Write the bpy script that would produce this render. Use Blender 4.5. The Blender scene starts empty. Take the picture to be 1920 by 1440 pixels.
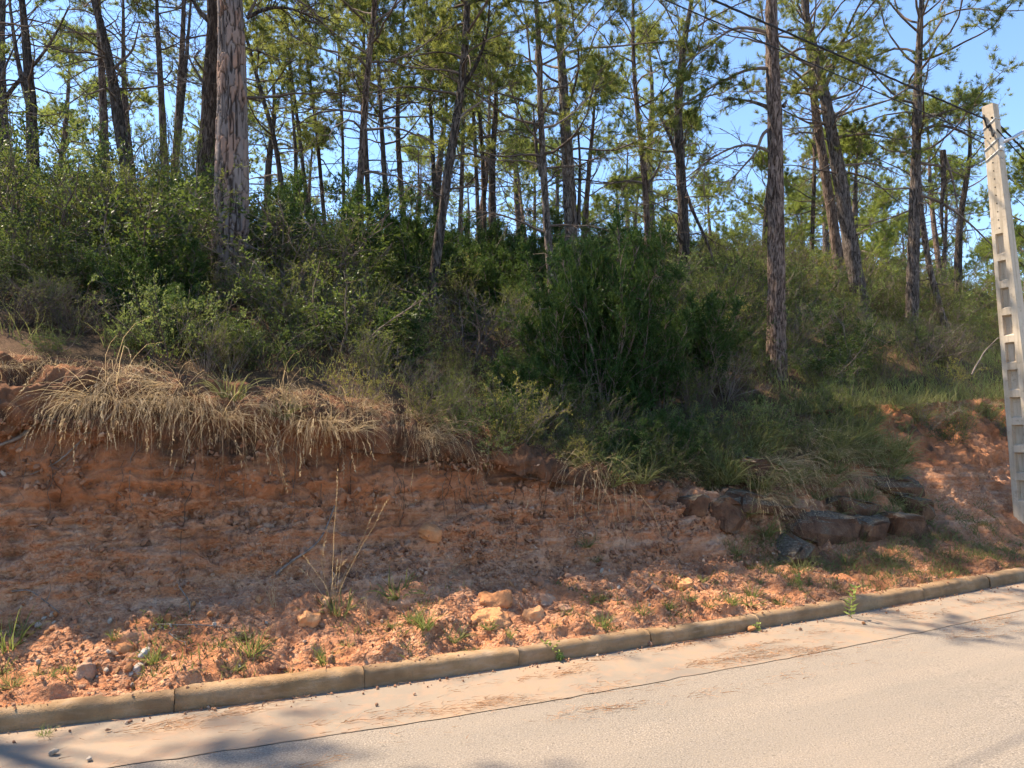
import bpy, math, random
import numpy as np
from mathutils import Vector, Matrix
from mathutils.bvhtree import BVHTree

# ------------------------------------------------------------------ camera, sky, sun, exposure
SC = bpy.context.scene
COL = SC.collection
CAM_H, FPX, HORIZ = 1.6, 1423.0, 790.0
PITCH = math.atan((HORIZ - 720.0) / FPX)
cam_d = bpy.data.cameras.new('camera')
cam_d.sensor_width = 36.0
cam_d.lens = 36.0 * FPX / 1920.0
cam_d.clip_start, cam_d.clip_end = 0.05, 5000.0
cam = bpy.data.objects.new('camera', cam_d)
COL.objects.link(cam)
cam.location = (0, 0, CAM_H)
cam.rotation_euler = (math.pi / 2 + PITCH, 0, 0)
SC.camera = cam

SUN_AZ = np.array([-0.93, 0.365]); SUN_AZ = SUN_AZ / np.linalg.norm(SUN_AZ)
SUN_EL = math.radians(55)
SUN = np.array([SUN_AZ[0] * math.cos(SUN_EL), SUN_AZ[1] * math.cos(SUN_EL), math.sin(SUN_EL)])
world = bpy.data.worlds.new('World'); SC.world = world; world.use_nodes = True
wn = world.node_tree; wn.nodes.clear()
sky = wn.nodes.new('ShaderNodeTexSky'); sky.sky_type = 'NISHITA'; sky.sun_disc = False
sky.sun_elevation = SUN_EL
sky.sun_rotation = math.atan2(SUN_AZ[0], SUN_AZ[1])
sky.air_density = 1.0; sky.dust_density = 0.0; sky.ozone_density = 4.5
bg = wn.nodes.new('ShaderNodeBackground'); bg.inputs['Strength'].default_value = 0.125
wo = wn.nodes.new('ShaderNodeOutputWorld')
wn.links.new(sky.outputs[0], bg.inputs[0]); wn.links.new(bg.outputs[0], wo.inputs[0])
sun_d = bpy.data.lights.new('sun', 'SUN'); sun_d.energy = 5.0; sun_d.angle = math.radians(0.6)
sun_d.color = (1.0, 0.85, 0.65)
sun = bpy.data.objects.new('sun', sun_d); COL.objects.link(sun)
sun.rotation_euler = Vector(SUN).to_track_quat('Z', 'Y').to_euler()
SC.view_settings.view_transform = 'Standard'; SC.view_settings.look = 'None'
SC.view_settings.exposure = 1.36; SC.view_settings.gamma = 1.0
SC.render.engine = 'CYCLES'
SC.cycles.max_bounces = 6; SC.cycles.diffuse_bounces = 4; SC.cycles.glossy_bounces = 1
SC.cycles.transmission_bounces = 2; SC.cycles.transparent_max_bounces = 4
SC.cycles.use_denoising = True; SC.cycles.use_adaptive_sampling = True; SC.cycles.adaptive_threshold = 0.03; SC.cycles.adaptive_min_samples = 16

def P(x, y, Y):
    """point seen at photo pixel (x, y), Y metres ahead of the viewer"""
    a, c = (x - 960.0) / FPX, (720.0 - y) / FPX
    dy = math.cos(PITCH) - c * math.sin(PITCH); dz = math.sin(PITCH) + c * math.cos(PITCH)
    return np.array([a / dy * Y, Y, CAM_H + dz / dy * Y])

def ray(x, y):
    p = P(x, y, 1.0) - np.array([0, 0, CAM_H])
    return p / np.linalg.norm(p)

# ------------------------------------------------------------------ noise
_r = np.random.RandomState(7)
_perm = np.concatenate([_r.permutation(256)] * 3)
_g = _r.normal(size=(256, 3)); _g /= np.linalg.norm(_g, axis=1)[:, None]
def noise(p):
    p = np.asarray(p, float); i = np.floor(p).astype(int); f = p - i; i &= 255
    u = f * f * f * (f * (f * 6 - 15) + 10)
    out = 0
    for dx in (0, 1):
        wx = u[:, 0] if dx else 1 - u[:, 0]
        for dy in (0, 1):
            wy = u[:, 1] if dy else 1 - u[:, 1]
            for dz in (0, 1):
                wz = u[:, 2] if dz else 1 - u[:, 2]
                h = _perm[_perm[_perm[i[:, 0] + dx] + i[:, 1] + dy] + i[:, 2] + dz]
                g = _g[h]
                out = out + wx * wy * wz * (g[:, 0] * (f[:, 0] - dx) + g[:, 1] * (f[:, 1] - dy) + g[:, 2] * (f[:, 2] - dz))
    return out * 1.6
def fbm(p, o=4, gain=0.5):
    s, a, p = 0, 1.0, np.asarray(p, float)
    for k in range(o):
        s = s + a * noise(p + 17.3 * k); a *= gain; p = p * 2.03
    return s

# ------------------------------------------------------------------ mesh helpers
class MB:
    """collects vertices, faces of 3 or 4 corners and a per-vertex tint; build() makes ONE mesh"""
    def __init__(s): s.v, s.f, s.t, s.n = [], [], [], 0
    def add(s, v, f, tint=None):
        v = np.asarray(v, float).reshape(-1, 3); f = np.asarray(f, int)
        s.v.append(v); s.f.append(f + s.n)
        t = np.full(len(v), 0.5) if tint is None else np.broadcast_to(np.asarray(tint, float), (len(v),))
        s.t.append(t); s.n += len(v); return s
    def mesh(s, name, mat, smooth=True):
        me = bpy.data.meshes.new(name)
        v = np.concatenate(s.v).astype(np.float32)
        sizes = np.concatenate([np.full(len(f), f.shape[1]) for f in s.f])
        loops = np.concatenate([f.ravel() for f in s.f]).astype(np.int32)
        me.vertices.add(len(v)); me.vertices.foreach_set('co', v.ravel())
        me.loops.add(len(loops)); me.loops.foreach_set('vertex_index', loops)
        me.polygons.add(len(sizes))
        st = np.concatenate([[0], np.cumsum(sizes)[:-1]]).astype(np.int32)
        me.polygons.foreach_set('loop_start', st)
        me.polygons.foreach_set('use_smooth', np.full(len(sizes), smooth))
        at = me.attributes.new('tint', 'FLOAT', 'POINT'); at.data.foreach_set('value', np.concatenate(s.t).astype(np.float32))
        me.update(calc_edges=True)
        me.materials.append(mat)
        return me
    def build(s, name, mat, parent=None, smooth=True, loc=None):
        return link(name, s.mesh(name, mat, smooth), parent, loc)

def link(name, me, parent=None, loc=None):
    o = bpy.data.objects.new(name, me); COL.objects.link(o)
    if parent is not None: o.parent = parent
    if loc is not None: o.location = loc
    return o
def empty(name, loc=(0, 0, 0)):
    o = bpy.data.objects.new(name, None); COL.objects.link(o); o.location = loc; o.empty_display_size = 0.1
    return o
def tag(o, label=None, cat=None, group=None, kind=None):
    if label: o['label'] = label
    if cat: o['category'] = cat
    if group: o['group'] = group
    if kind: o['kind'] = kind
    return o
def copy_tree(o, parent=None):
    c = o.copy(); COL.objects.link(c); c.parent = parent
    for ch in KIDS.get(o.name, []): copy_tree(ch, c)
    return c
KIDS = {}
def kid(parent, o): KIDS.setdefault(parent.name, []).append(o); return o

def unit(a): return a / np.maximum(np.linalg.norm(a, axis=-1, keepdims=True), 1e-9)
def tubes(Pt, R, sides=4, cap=True):
    """Pt (M,K,3) polylines, R (M,K) radii"""
    M, K, _ = Pt.shape
    T = np.empty_like(Pt); T[:, 1:-1] = Pt[:, 2:] - Pt[:, :-2]; T[:, 0] = Pt[:, 1] - Pt[:, 0]; T[:, -1] = Pt[:, -1] - Pt[:, -2]
    T = unit(T)
    ref = np.where(np.abs(T[:, :1, 2:3]) > 0.8, np.array([1.0, 0.2, 0]), np.array([0, 0.1, 1.0]))
    U = unit(np.cross(T, np.broadcast_to(ref, T.shape))); V = np.cross(T, U)
    a = np.linspace(0, 2 * np.pi, sides, endpoint=False)
    ring = Pt[:, :, None] + R[:, :, None, None] * (np.cos(a)[:, None] * U[:, :, None] + np.sin(a)[:, None] * V[:, :, None])
    v = ring.reshape(-1, 3)
    m = np.arange(M)[:, None, None] * K * sides; k = np.arange(K - 1)[None, :, None] * sides; j = np.arange(sides)[None, None]
    j2 = (j + 1) % sides
    f = np.stack([m + k + j, m + k + j2, m + k + sides + j2, m + k + sides + j], -1).reshape(-1, 4)
    return v, f
def ribbons(Pt, W, side):
    """Pt (M,K,3), W (M,K) half widths, side (M,3)"""
    M, K, _ = Pt.shape
    L = Pt - W[..., None] * side[:, None]; Rr = Pt + W[..., None] * side[:, None]
    v = np.stack([L, Rr], 2).reshape(-1, 3)
    m = np.arange(M)[:, None] * K * 2; k = np.arange(K - 1)[None] * 2
    f = np.stack([m + k, m + k + 1, m + k + 3, m + k + 2], -1).reshape(-1, 4)
    return v, f
def needles(base, d, ln, w, rng):
    """one narrow triangle each"""
    s = unit(np.cross(d, rng.normal(size=d.shape))) * w[:, None] * 0.5
    v = np.stack([base - s, base + s, base + d * ln[:, None]], 1).reshape(-1, 3)
    return v, np.arange(len(v)).reshape(-1, 3)
def leaves(base, d, ln, w, rng, nrm=None):
    """pointed oval leaf, folded along the midrib: 6 verts, 4 triangles as two quads"""
    if nrm is None: nrm = rng.normal(size=d.shape) + np.array([0, 0, 0.8])
    s = unit(np.cross(d, nrm)); n = np.cross(s, d)
    l, hw = ln[:, None], w[:, None] * 0.5
    b = base; m1 = base + d * l * 0.5 - n * hw * 0.35; t = base + d * l
    a1 = base + d * l * 0.48 + s * hw; a2 = base + d * l * 0.48 - s * hw
    v = np.stack([b, a1, t, m1, a2], 1).reshape(-1, 3)
    i = np.arange(len(base))[:, None] * 5
    f = np.concatenate([i + np.array([[0, 1, 2, 3]]), i + np.array([[0, 3, 2, 4]])])
    return v, f
def bend(start, d, length, K, rng, wob=0.25, grav=0.0):
    """(M,3) starts, directions; wandering polylines (M,K,3)"""
    M = len(start); pts = [start]; d = unit(d.copy()); step = (length / (K - 1))[:, None]
    for k in range(K - 1):
        pts.append(pts[-1] + d * step)
        d = unit(d + rng.normal(size=(M, 3)) * wob + np.array([0, 0, grav]))
    return np.stack(pts, 1)
def icos():
    t = (1 + 5 ** 0.5) / 2
    v = unit(np.array([(-1, t, 0), (1, t, 0), (-1, -t, 0), (1, -t, 0), (0, -1, t), (0, 1, t), (0, -1, -t), (0, 1, -t), (t, 0, -1), (t, 0, 1), (-t, 0, -1), (-t, 0, 1)], float))
    f = np.array([(0, 11, 5), (0, 5, 1), (0, 1, 7), (0, 7, 10), (0, 10, 11), (1, 5, 9), (5, 11, 4), (11, 10, 2), (10, 7, 6), (7, 1, 8), (3, 9, 4), (3, 4, 2), (3, 2, 6), (3, 6, 8), (3, 8, 9), (4, 9, 5), (2, 4, 11), (6, 2, 10), (8, 6, 7), (9, 8, 1)])
    return v, f
def subdiv(v, f):
    e = {}; v = list(map(tuple, v)); nf = []
    def mid(a, b):
        k = (min(a, b), max(a, b))
        if k not in e:
            e[k] = len(v); v.append(tuple((np.array(v[a]) + np.array(v[b])) / 2))
        return e[k]
    for a, b, c in f:
        x, y, z = mid(a, b), mid(b, c), mid(c, a)
        nf += [(a, x, z), (b, y, x), (c, z, y), (x, y, z)]
    return np.array(v), np.array(nf)
ICO0 = icos(); ICO1 = subdiv(*ICO0); ICO1 = (unit(ICO1[0]), ICO1[1]); ICO2 = subdiv(*ICO1); ICO2 = (unit(ICO2[0]), ICO2[1])
ICO3 = subdiv(*ICO2); ICO3 = (unit(ICO3[0]), ICO3[1])
def rock(seed, ico=ICO2, cuts=7, rough=0.06, flat=(1, 1, 1)):
    """angular stone: a ball cut by random planes, then roughened"""
    r = np.random.RandomState(seed); v = ico[0].copy()
    for _ in range(cuts):
        n = unit(r.normal(size=3)); h = r.uniform(0.45, 0.8); dd = v @ n
        v = v - np.where(dd > h, dd - h, 0)[:, None] * n
    v = v * (1 + rough * fbm(v * 2.3 + seed, 3)[:, None]) * np.array(flat)
    return v, ico[1]

# ------------------------------------------------------------------ materials
def nmat(name):
    m = bpy.data.materials.new(name); m.use_nodes = True; t = m.node_tree; t.nodes.clear()
    out = t.nodes.new('ShaderNodeOutputMaterial'); return m, t, out
class G:
    def __init__(s, t): s.t = t
    def n(s, typ, ins=None, **kw):
        nd = s.t.nodes.new('ShaderNode' + typ)
        for k, v in kw.items(): setattr(nd, k, v)
        for k, v in (ins or {}).items():
            if isinstance(v, bpy.types.NodeSocket): s.t.links.new(v, nd.inputs[k])
            else: nd.inputs[k].default_value = v
        return nd
    def pos(s): return s.n('NewGeometry').outputs['Position']
    def obj(s): return s.n('TexCoord').outputs['Object']
    def noise(s, vec, scale, detail=5, rough=0.55, dist=0.0):
        return s.n('TexNoise', {'Vector': vec, 'Scale': scale, 'Detail': detail, 'Roughness': rough, 'Distortion': dist}).outputs['Fac']
    def ramp(s, fac, stops):
        r = s.n('ValToRGB', {'Fac': fac}); e = r.color_ramp.elements
        while len(e) < len(stops): e.new(0.5)
        for el, (p, c) in zip(e, stops): el.position = p; el.color = tuple(c) + ((1,) if len(c) == 3 else ())
        return r.outputs['Color']
    def mix(s, fac, a, b, mode='MIX'):
        m = s.n('Mix', data_type='RGBA', blend_type=mode)
        for k, v in ((0, fac), (6, a), (7, b)):
            if isinstance(v, bpy.types.NodeSocket): s.t.links.new(v, m.inputs[k])
            elif k == 0: m.inputs[0].default_value = v
            else: m.inputs[k].default_value = tuple(v) + ((1,) if len(v) == 3 else ())
        return m.outputs[2]
    def math(s, op, a, b=0.0, clamp=False):
        m = s.n('Math', {0: a, 1: b}, operation=op, use_clamp=clamp); return m.outputs[0]
    def bump(s, h, strength=0.5, dist=0.02):
        return s.n('Bump', {'Height': h, 'Strength': strength, 'Distance': dist}).outputs[0]
    def scalev(s, vec, sc):
        return s.n('Mapping', {'Vector': vec, 'Scale': sc}).outputs[0]
    def attr(s, name): return s.n('Attribute', attribute_name=name).outputs['Fac']
    def rnd(s): return s.n('ObjectInfo').outputs['Random']
    def bsdf(s, out, col, rough=0.8, nrm=None, spec=0.25, **kw):
        ins = {'Base Color': col if isinstance(col, bpy.types.NodeSocket) else tuple(col) + (1,), 'Roughness': rough, 'Specular IOR Level': spec}
        if nrm is not None: ins['Normal'] = nrm
        ins.update(kw)
        b = s.n('BsdfPrincipled', ins); s.t.links.new(b.outputs[0], out.inputs[0]); return b
def leafmat(name, dark, mid, light, trans=0.35, tcol=None, rough=0.55, spec=0.12):
    m, t, out = nmat(name); g = G(t)
    tv = g.math('ADD', g.math('MULTIPLY', g.attr('tint'), 0.75), g.math('MULTIPLY', g.rnd(), 0.25))
    col = g.ramp(tv, [(0.0, dark), (0.5, mid), (1.0, light)])
    b = g.n('BsdfPrincipled', {'Base Color': col, 'Roughness': rough, 'Specular IOR Level': spec})
    tc = g.mix(0.55, col, tcol or tuple(min(1, c * 1.9) for c in light))
    tr = g.n('BsdfTranslucent', {'Color': tc})
    mx = g.n('MixShader', {0: trans, 1: b.outputs[0], 2: tr.outputs[0]})
    t.links.new(mx.outputs[0], out.inputs[0]); return m

def make_mats():
    M = {}
    # asphalt: pale worn binder with lighter and darker aggregate
    m, t, o = nmat('asphalt'); g = G(t); p = g.pos()
    big = g.noise(p, 0.9, 4); fine = g.noise(p, 105, 3, 0.75); med = g.noise(p, 9, 5, 0.65); vor = g.n('TexVoronoi', {'Vector': p, 'Scale': 85.0}).outputs['Distance']
    col = g.ramp(fine, [(0.32, (0.07, 0.058, 0.047)), (0.44, (0.18, 0.151, 0.122)), (0.56, (0.255, 0.212, 0.17)), (0.68, (0.42, 0.355, 0.29))])
    col = g.mix(g.math('MULTIPLY', g.ramp(med, [(0.35, (0, 0, 0)), (0.7, (1, 1, 1))]), 0.35), col, (0.26, 0.21, 0.155))
    col = g.mix(g.ramp(big, [(0.35, (0, 0, 0)), (0.68, (0.45, 0.45, 0.45))]), col, (0.28, 0.222, 0.168))
    q = g.n('VectorRotate', {'Vector': p, 'Angle': math.radians(-25)}, rotation_type='Z_AXIS').outputs[0]
    wear = g.noise(g.scalev(q, (0.12, 2.6, 1)), 1.0, 4, 0.6); col = g.mix(g.math('MULTIPLY', g.ramp(wear, [(0.45, (0, 0, 0)), (0.62, (1, 1, 1))]), 0.3), col, (0.17, 0.15, 0.125))
    spot = g.ramp(g.noise(p, 45, 3), [(0.62, (0, 0, 0)), (0.68, (1, 1, 1))])
    col = g.mix(g.math('MULTIPLY', spot, 0.55), col, (0.085, 0.072, 0.058))
    g.bsdf(o, col, 0.9, g.bump(g.math('ADD', fine, g.math('MULTIPLY', vor, 0.6)), 0.45, 0.008)); M['asphalt'] = m
    # gutter concrete, dusted with red soil
    m, t, o = nmat('gutter_concrete'); g = G(t); p = g.pos()
    a = g.noise(p, 1.6, 5, 0.6, 0.6); b = g.noise(p, 9, 5, 0.6); c = g.noise(p, 150, 2)
    col = g.ramp(a, [(0.3, (0.205, 0.168, 0.132)), (0.5, (0.265, 0.208, 0.152)), (0.72, (0.34, 0.225, 0.14))])
    col = g.mix(g.math('MULTIPLY', g.ramp(b, [(0.48, (0, 0, 0)), (0.75, (1, 1, 1))]), 0.55), col, (0.40, 0.225, 0.13))
    col = g.mix(g.math('MULTIPLY', c, 0.35), col, (0.17, 0.14, 0.115))
    g.bsdf(o, col, 0.92, g.bump(g.math('ADD', c, b), 0.3, 0.006)); M['gutter'] = m
    # kerb: ochre stained concrete
    m, t, o = nmat('kerb_concrete'); g = G(t); p = g.pos()
    a = g.noise(p, 5, 6, 0.65); b = g.noise(p, 40, 4, 0.6); c = g.noise(g.scalev(p, (3, 3, 14)), 3, 4)
    col = g.ramp(a, [(0.28, (0.15, 0.09, 0.042)), (0.5, (0.30, 0.185, 0.09)), (0.7, (0.42, 0.28, 0.16))])
    col = g.mix(g.math('MULTIPLY', g.ramp(b, [(0.5, (0, 0, 0)), (0.72, (1, 1, 1))]), 0.6), col, (0.12, 0.09, 0.055))
    col = g.mix(g.math('MULTIPLY', g.ramp(c, [(0.5, (0, 0, 0)), (0.7, (1, 1, 1))]), 0.4), col, (0.40, 0.30, 0.21))
    col = g.mix(g.math('MULTIPLY', g.ramp(g.noise(p, 1.7, 5, 0.65), [(0.45, (0, 0, 0)), (0.65, (1, 1, 1))]), 0.6), col, (0.16, 0.095, 0.05))
    col = g.mix(g.math('MULTIPLY', g.rnd(), 0.25), col, (0.26, 0.17, 0.10))
    g.bsdf(o, col, 0.92, g.bump(g.math('ADD', b, g.noise(p, 160, 2)), 0.5, 0.008)); M['kerb'] = m
    m, t, o = nmat('road_base'); g = G(t); g.bsdf(o, (0.20, 0.165, 0.13), 0.95); M['road_base'] = m
    # red earth with pale stony layers and dark humus near the turf
    m, t, o = nmat('red_earth'); g = G(t); p = g.pos()
    warp = g.noise(p, 1.1, 5, 0.6); n1 = g.noise(p, 2.6, 6, 0.62, 0.4); n2 = g.noise(p, 17, 6, 0.65); n3 = g.noise(p, 75, 4, 0.6)
    z = g.n('SeparateXYZ', {0: p}).outputs[2]
    zz = g.math('ADD', z, g.math('MULTIPLY', g.math('SUBTRACT', warp, 0.5), 0.5))
    red = g.ramp(n1, [(0.25, (0.34, 0.120, 0.050)), (0.48, (0.48, 0.198, 0.090)), (0.72, (0.54, 0.27, 0.148))])
    lay = g.noise(g.scalev(p, (1.4, 1.4, 16)), 1.0, 5, 0.65, 0.3)
    band = g.math('MULTIPLY', g.ramp(lay, [(0.44, (0, 0, 0)), (0.62, (1, 1, 1))]), g.ramp(zz, [(0.25, (0, 0, 0)), (0.42, (1, 1, 1)), (1.0, (0.85, 0.85, 0.85)), (1.25, (0, 0, 0))]))
    col = g.mix(g.math('MULTIPLY', band, 0.7), red, (0.60, 0.40, 0.265))
    col = g.mix(g.ramp(n2, [(0.3, (0.65, 0.65, 0.65)), (0.5, (0, 0, 0))]), col, (0.14, 0.062, 0.034))
    dk = g.math('MULTIPLY', g.ramp(g.noise(p, 3.4, 6, 0.7, 0.8), [(0.54, (0, 0, 0)), (0.68, (1, 1, 1))]), 0.55)
    col = g.mix(dk, col, (0.15, 0.078, 0.048))
    chip = g.ramp(n3, [(0.60, (0, 0, 0)), (0.68, (1, 1, 1))])
    col = g.mix(g.math('MULTIPLY', chip, 0.5), col, (0.48, 0.31, 0.21))
    va = g.n('TexVoronoi', {'Vector': g.scalev(p, (1, 1, 1.5)), 'Scale': 26.0, 'Randomness': 1.0}); vb = g.n('TexVoronoi', {'Vector': p, 'Scale': 62.0})
    ca = g.n('SeparateColor', {0: va.outputs['Color']}).outputs[0]; cb = g.n('SeparateColor', {0: vb.outputs['Color']}).outputs[0]
    rub = g.math('MULTIPLY', g.ramp(g.noise(p, 2.0, 5, 0.6), [(0.40, (0, 0, 0)), (0.58, (1, 1, 1))]), g.ramp(zz, [(0.55, (1, 1, 1)), (1.15, (0.75, 0.75, 0.75)), (1.35, (0.12, 0.12, 0.12))]))
    col = g.mix(g.math('MULTIPLY', rub, 0.48), col, g.ramp(ca, [(0.0, (0.30, 0.125, 0.062)), (0.5, (0.50, 0.235, 0.125)), (0.85, (0.53, 0.305, 0.18)), (1.0, (0.60, 0.43, 0.30))]))
    col = g.mix(g.math('MULTIPLY', rub, 0.38), col, g.ramp(cb, [(0.0, (0.26, 0.105, 0.052)), (0.55, (0.50, 0.225, 0.115)), (1.0, (0.64, 0.41, 0.26))]))
    hum = g.math('MULTIPLY', g.attr('tint'), g.ramp(n2, [(0.3, (0.6, 0.6, 0.6)), (0.6, (1, 1, 1))]))
    col = g.mix(hum, col, (0.085, 0.052, 0.034))
    hgt = g.math('ADD', g.math('MULTIPLY', n2, 1.4), g.math('MULTIPLY', n3, 0.6))
    hgt = g.math('SUBTRACT', hgt, g.math('MULTIPLY', rub, g.math('ADD', g.math('MULTIPLY', va.outputs['Distance'], 1.1), g.math('MULTIPLY', vb.outputs['Distance'], 0.6))))
    g.bsdf(o, col, 0.95, g.bump(hgt, 0.8, 0.04), 0.1); M['earth'] = m
    # forest soil: brown needle litter
    m, t, o = nmat('forest_soil'); g = G(t); p = g.pos()
    a = g.noise(p, 1.3, 6, 0.6); b = g.noise(p, 45, 4, 0.7)
    col = g.ramp(a, [(0.3, (0.05, 0.034, 0.021)), (0.52, (0.11, 0.07, 0.042)), (0.72, (0.24, 0.13, 0.075))])
    col = g.mix(g.math('MULTIPLY', b, 0.55), col, (0.05, 0.036, 0.022))
    g.bsdf(o, col, 0.95, g.bump(b, 0.9, 0.04), 0.1); M['forest'] = m
    m, t, o = nmat('far_ground'); g = G(t); p = g.pos()
    col = g.ramp(g.noise(p, 0.05, 5), [(0.35, (0.09, 0.085, 0.04)), (0.65, (0.2, 0.14, 0.08))])
    g.bsdf(o, col, 0.95); M['far'] = m
    # stones
    def stone(name, c0, c1, c2):
        m, t, o = nmat(name); g = G(t); p = g.obj()
        a = g.noise(p, 2.2, 6, 0.65); b = g.noise(p, 22, 4, 0.6)
        col = g.ramp(g.math('ADD', g.math('MULTIPLY', a, 0.7), g.math('MULTIPLY', g.rnd(), 0.32)), [(0.25, c0), (0.5, c1), (0.78, c2)])
        col = g.mix(g.math('MULTIPLY', g.ramp(b, [(0.55, (0, 0, 0)), (0.7, (1, 1, 1))]), 0.4), col, tuple(x * 0.5 for x in c0))
        g.bsdf(o, col, 0.9, g.bump(g.math('ADD', a, b), 0.6, 0.05), 0.15); return m
    M['stone'] = stone('ochre_stone', (0.20, 0.105, 0.062), (0.35, 0.195, 0.12), (0.46, 0.30, 0.20))
    M['clod'] = stone('earth_clod', (0.38, 0.165, 0.07), (0.53, 0.25, 0.11), (0.60, 0.34, 0.17))
    M['pale_stone'] = stone('pale_stone', (0.38, 0.31, 0.25), (0.50, 0.42, 0.34), (0.60, 0.52, 0.44))
    # gravel (one mesh): colour by tint
    m, t, o = nmat('rubble'); g = G(t); p = g.pos()
    col = g.ramp(g.attr('tint'), [(0.0, (0.15, 0.07, 0.04)), (0.45, (0.33, 0.165, 0.092)), (0.75, (0.43, 0.25, 0.15)), (1.0, (0.53, 0.38, 0.27))])
    g.bsdf(o, g.mix(g.math('MULTIPLY', g.noise(p, 70, 3), 0.4), col, (0.2, 0.1, 0.06)), 0.92, g.bump(g.noise(p, 120, 3), 0.5, 0.006), 0.15); M['rubble'] = m
    # ledge rock: lichen-grey top, rust-brown broken faces
    m, t, o = nmat('ledge_rock'); g = G(t); p = g.pos()
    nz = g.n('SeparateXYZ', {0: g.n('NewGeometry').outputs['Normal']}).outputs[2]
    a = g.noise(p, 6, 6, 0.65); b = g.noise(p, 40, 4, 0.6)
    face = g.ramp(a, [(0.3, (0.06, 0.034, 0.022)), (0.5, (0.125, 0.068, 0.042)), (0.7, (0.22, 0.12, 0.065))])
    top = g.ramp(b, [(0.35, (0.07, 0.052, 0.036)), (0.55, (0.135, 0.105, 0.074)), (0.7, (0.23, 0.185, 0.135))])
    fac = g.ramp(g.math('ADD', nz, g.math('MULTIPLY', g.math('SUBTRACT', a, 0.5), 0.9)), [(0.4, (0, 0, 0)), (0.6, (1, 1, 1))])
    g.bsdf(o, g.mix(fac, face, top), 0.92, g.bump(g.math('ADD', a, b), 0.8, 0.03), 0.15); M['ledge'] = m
    # bark
    def bark(name, c0, c1, c2, sc=1.0):
        m, t, o = nmat(name); g = G(t); p = g.obj()
        n1 = g.noise(g.scalev(p, (16 * sc, 16 * sc, 3.2 * sc)), 1.6, 7, 0.7, 1.2)
        n2 = g.noise(g.scalev(p, (34 * sc, 34 * sc, 9 * sc)), 1.5, 5, 0.65, 0.6)
        crack = g.ramp(g.math('ADD', g.math('MULTIPLY', n1, 0.6), g.math('MULTIPLY', n2, 0.4)), [(0.40, (0, 0, 0)), (0.52, (1, 1, 1))])
        tone = g.math('ADD', g.math('MULTIPLY', n1, 0.8), g.math('MULTIPLY', g.math('SUBTRACT', g.rnd(), 0.5), 0.25))
        col = g.ramp(tone, [(0.25, c0), (0.45, c1), (0.66, c2)])
        col = g.mix(crack, tuple(x * 0.55 for x in c0), col)
        g.bsdf(o, col, 0.95, g.bump(g.math('ADD', g.math('MULTIPLY', crack, 0.6), n1), 1.0, 0.03), 0.1); return m
    M['bark'] = bark('grey_pine_bark', (0.075, 0.06, 0.05), (0.17, 0.135, 0.115), (0.30, 0.245, 0.21))
    M['bark_warm'] = bark('warm_pine_bark', (0.09, 0.06, 0.047), (0.21, 0.15, 0.12), (0.36, 0.265, 0.215))
    m, t, o = nmat('plated_bark'); g = G(t); p = g.obj(); tv = g.attr('tint'); n1 = g.noise(g.scalev(p, (1, 1, 0.4)), 26, 5, 0.65)
    plate = g.ramp(g.attr('plate'), [(0.0, (0.17, 0.135, 0.122)), (0.45, (0.26, 0.205, 0.18)), (0.72, (0.31, 0.21, 0.165)), (1.0, (0.35, 0.185, 0.115))])
    plate = g.mix(g.math('MULTIPLY', g.ramp(n1, [(0.4, (0, 0, 0)), (0.65, (1, 1, 1))]), 0.5), plate, (0.17, 0.13, 0.115))
    col = g.mix(tv, (0.05, 0.036, 0.03), plate)
    g.bsdf(o, col, 0.92, g.bump(n1, 0.6, 0.012), 0.12); M['plated'] = m
    m, t, o = nmat('twig_wood'); g = G(t); p = g.pos()
    col = g.ramp(g.math('ADD', g.math('MULTIPLY', g.noise(p, 6, 4), 0.7), g.math('MULTIPLY', g.rnd(), 0.25)), [(0.25, (0.07, 0.052, 0.042)), (0.5, (0.15, 0.115, 0.095)), (0.75, (0.27, 0.22, 0.185))])
    g.bsdf(o, col, 0.95, None, 0.1); M['twig'] = m
    m, t, o = nmat('dead_wood'); g = G(t); p = g.obj()
    col = g.ramp(g.noise(g.scalev(p, (8, 8, 8)), 3, 5), [(0.3, (0.12, 0.09, 0.07)), (0.6, (0.24, 0.19, 0.155)), (0.8, (0.35, 0.29, 0.24))])
    g.bsdf(o, col, 0.9, None, 0.15); M['dead'] = m
    m, t, o = nmat('root'); g = G(t); g.bsdf(o, g.ramp(g.attr('tint'), [(0, (0.06, 0.035, 0.024)), (1, (0.24, 0.15, 0.10))]), 0.95); M['root'] = m
    # foliage; oak, bright and heath ramps also carry painted shade and sunlit highlights
    M['needle'] = leafmat('pine_needles', (0.045, 0.065, 0.020), (0.105, 0.130, 0.036), (0.20, 0.215, 0.062), 0.5, (0.44, 0.46, 0.10))
    M['needle_far'] = leafmat('far_pine_needles', (0.06, 0.085, 0.024), (0.125, 0.16, 0.042), (0.21, 0.245, 0.065), 0.52, (0.48, 0.54, 0.10))
    M['oak'] = leafmat('holm_oak_leaves', (0.009, 0.019, 0.007), (0.026, 0.046, 0.015), (0.13, 0.17, 0.052), 0.33, (0.30, 0.40, 0.07), 0.45, 0.25)
    M['bright'] = leafmat('bright_leaves', (0.030, 0.048, 0.016), (0.082, 0.12, 0.036), (0.30, 0.35, 0.12), 0.38, (0.46, 0.54, 0.14), 0.45, 0.25)
    M['juniper'] = leafmat('juniper_needles', (0.012, 0.030, 0.010), (0.030, 0.066, 0.018), (0.085, 0.13, 0.034), 0.3, (0.18, 0.27, 0.05))
    M['heath'] = leafmat('heath_leaves', (0.026, 0.038, 0.013), (0.068, 0.086, 0.026), (0.21, 0.23, 0.066), 0.38, (0.38, 0.42, 0.09))
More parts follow.
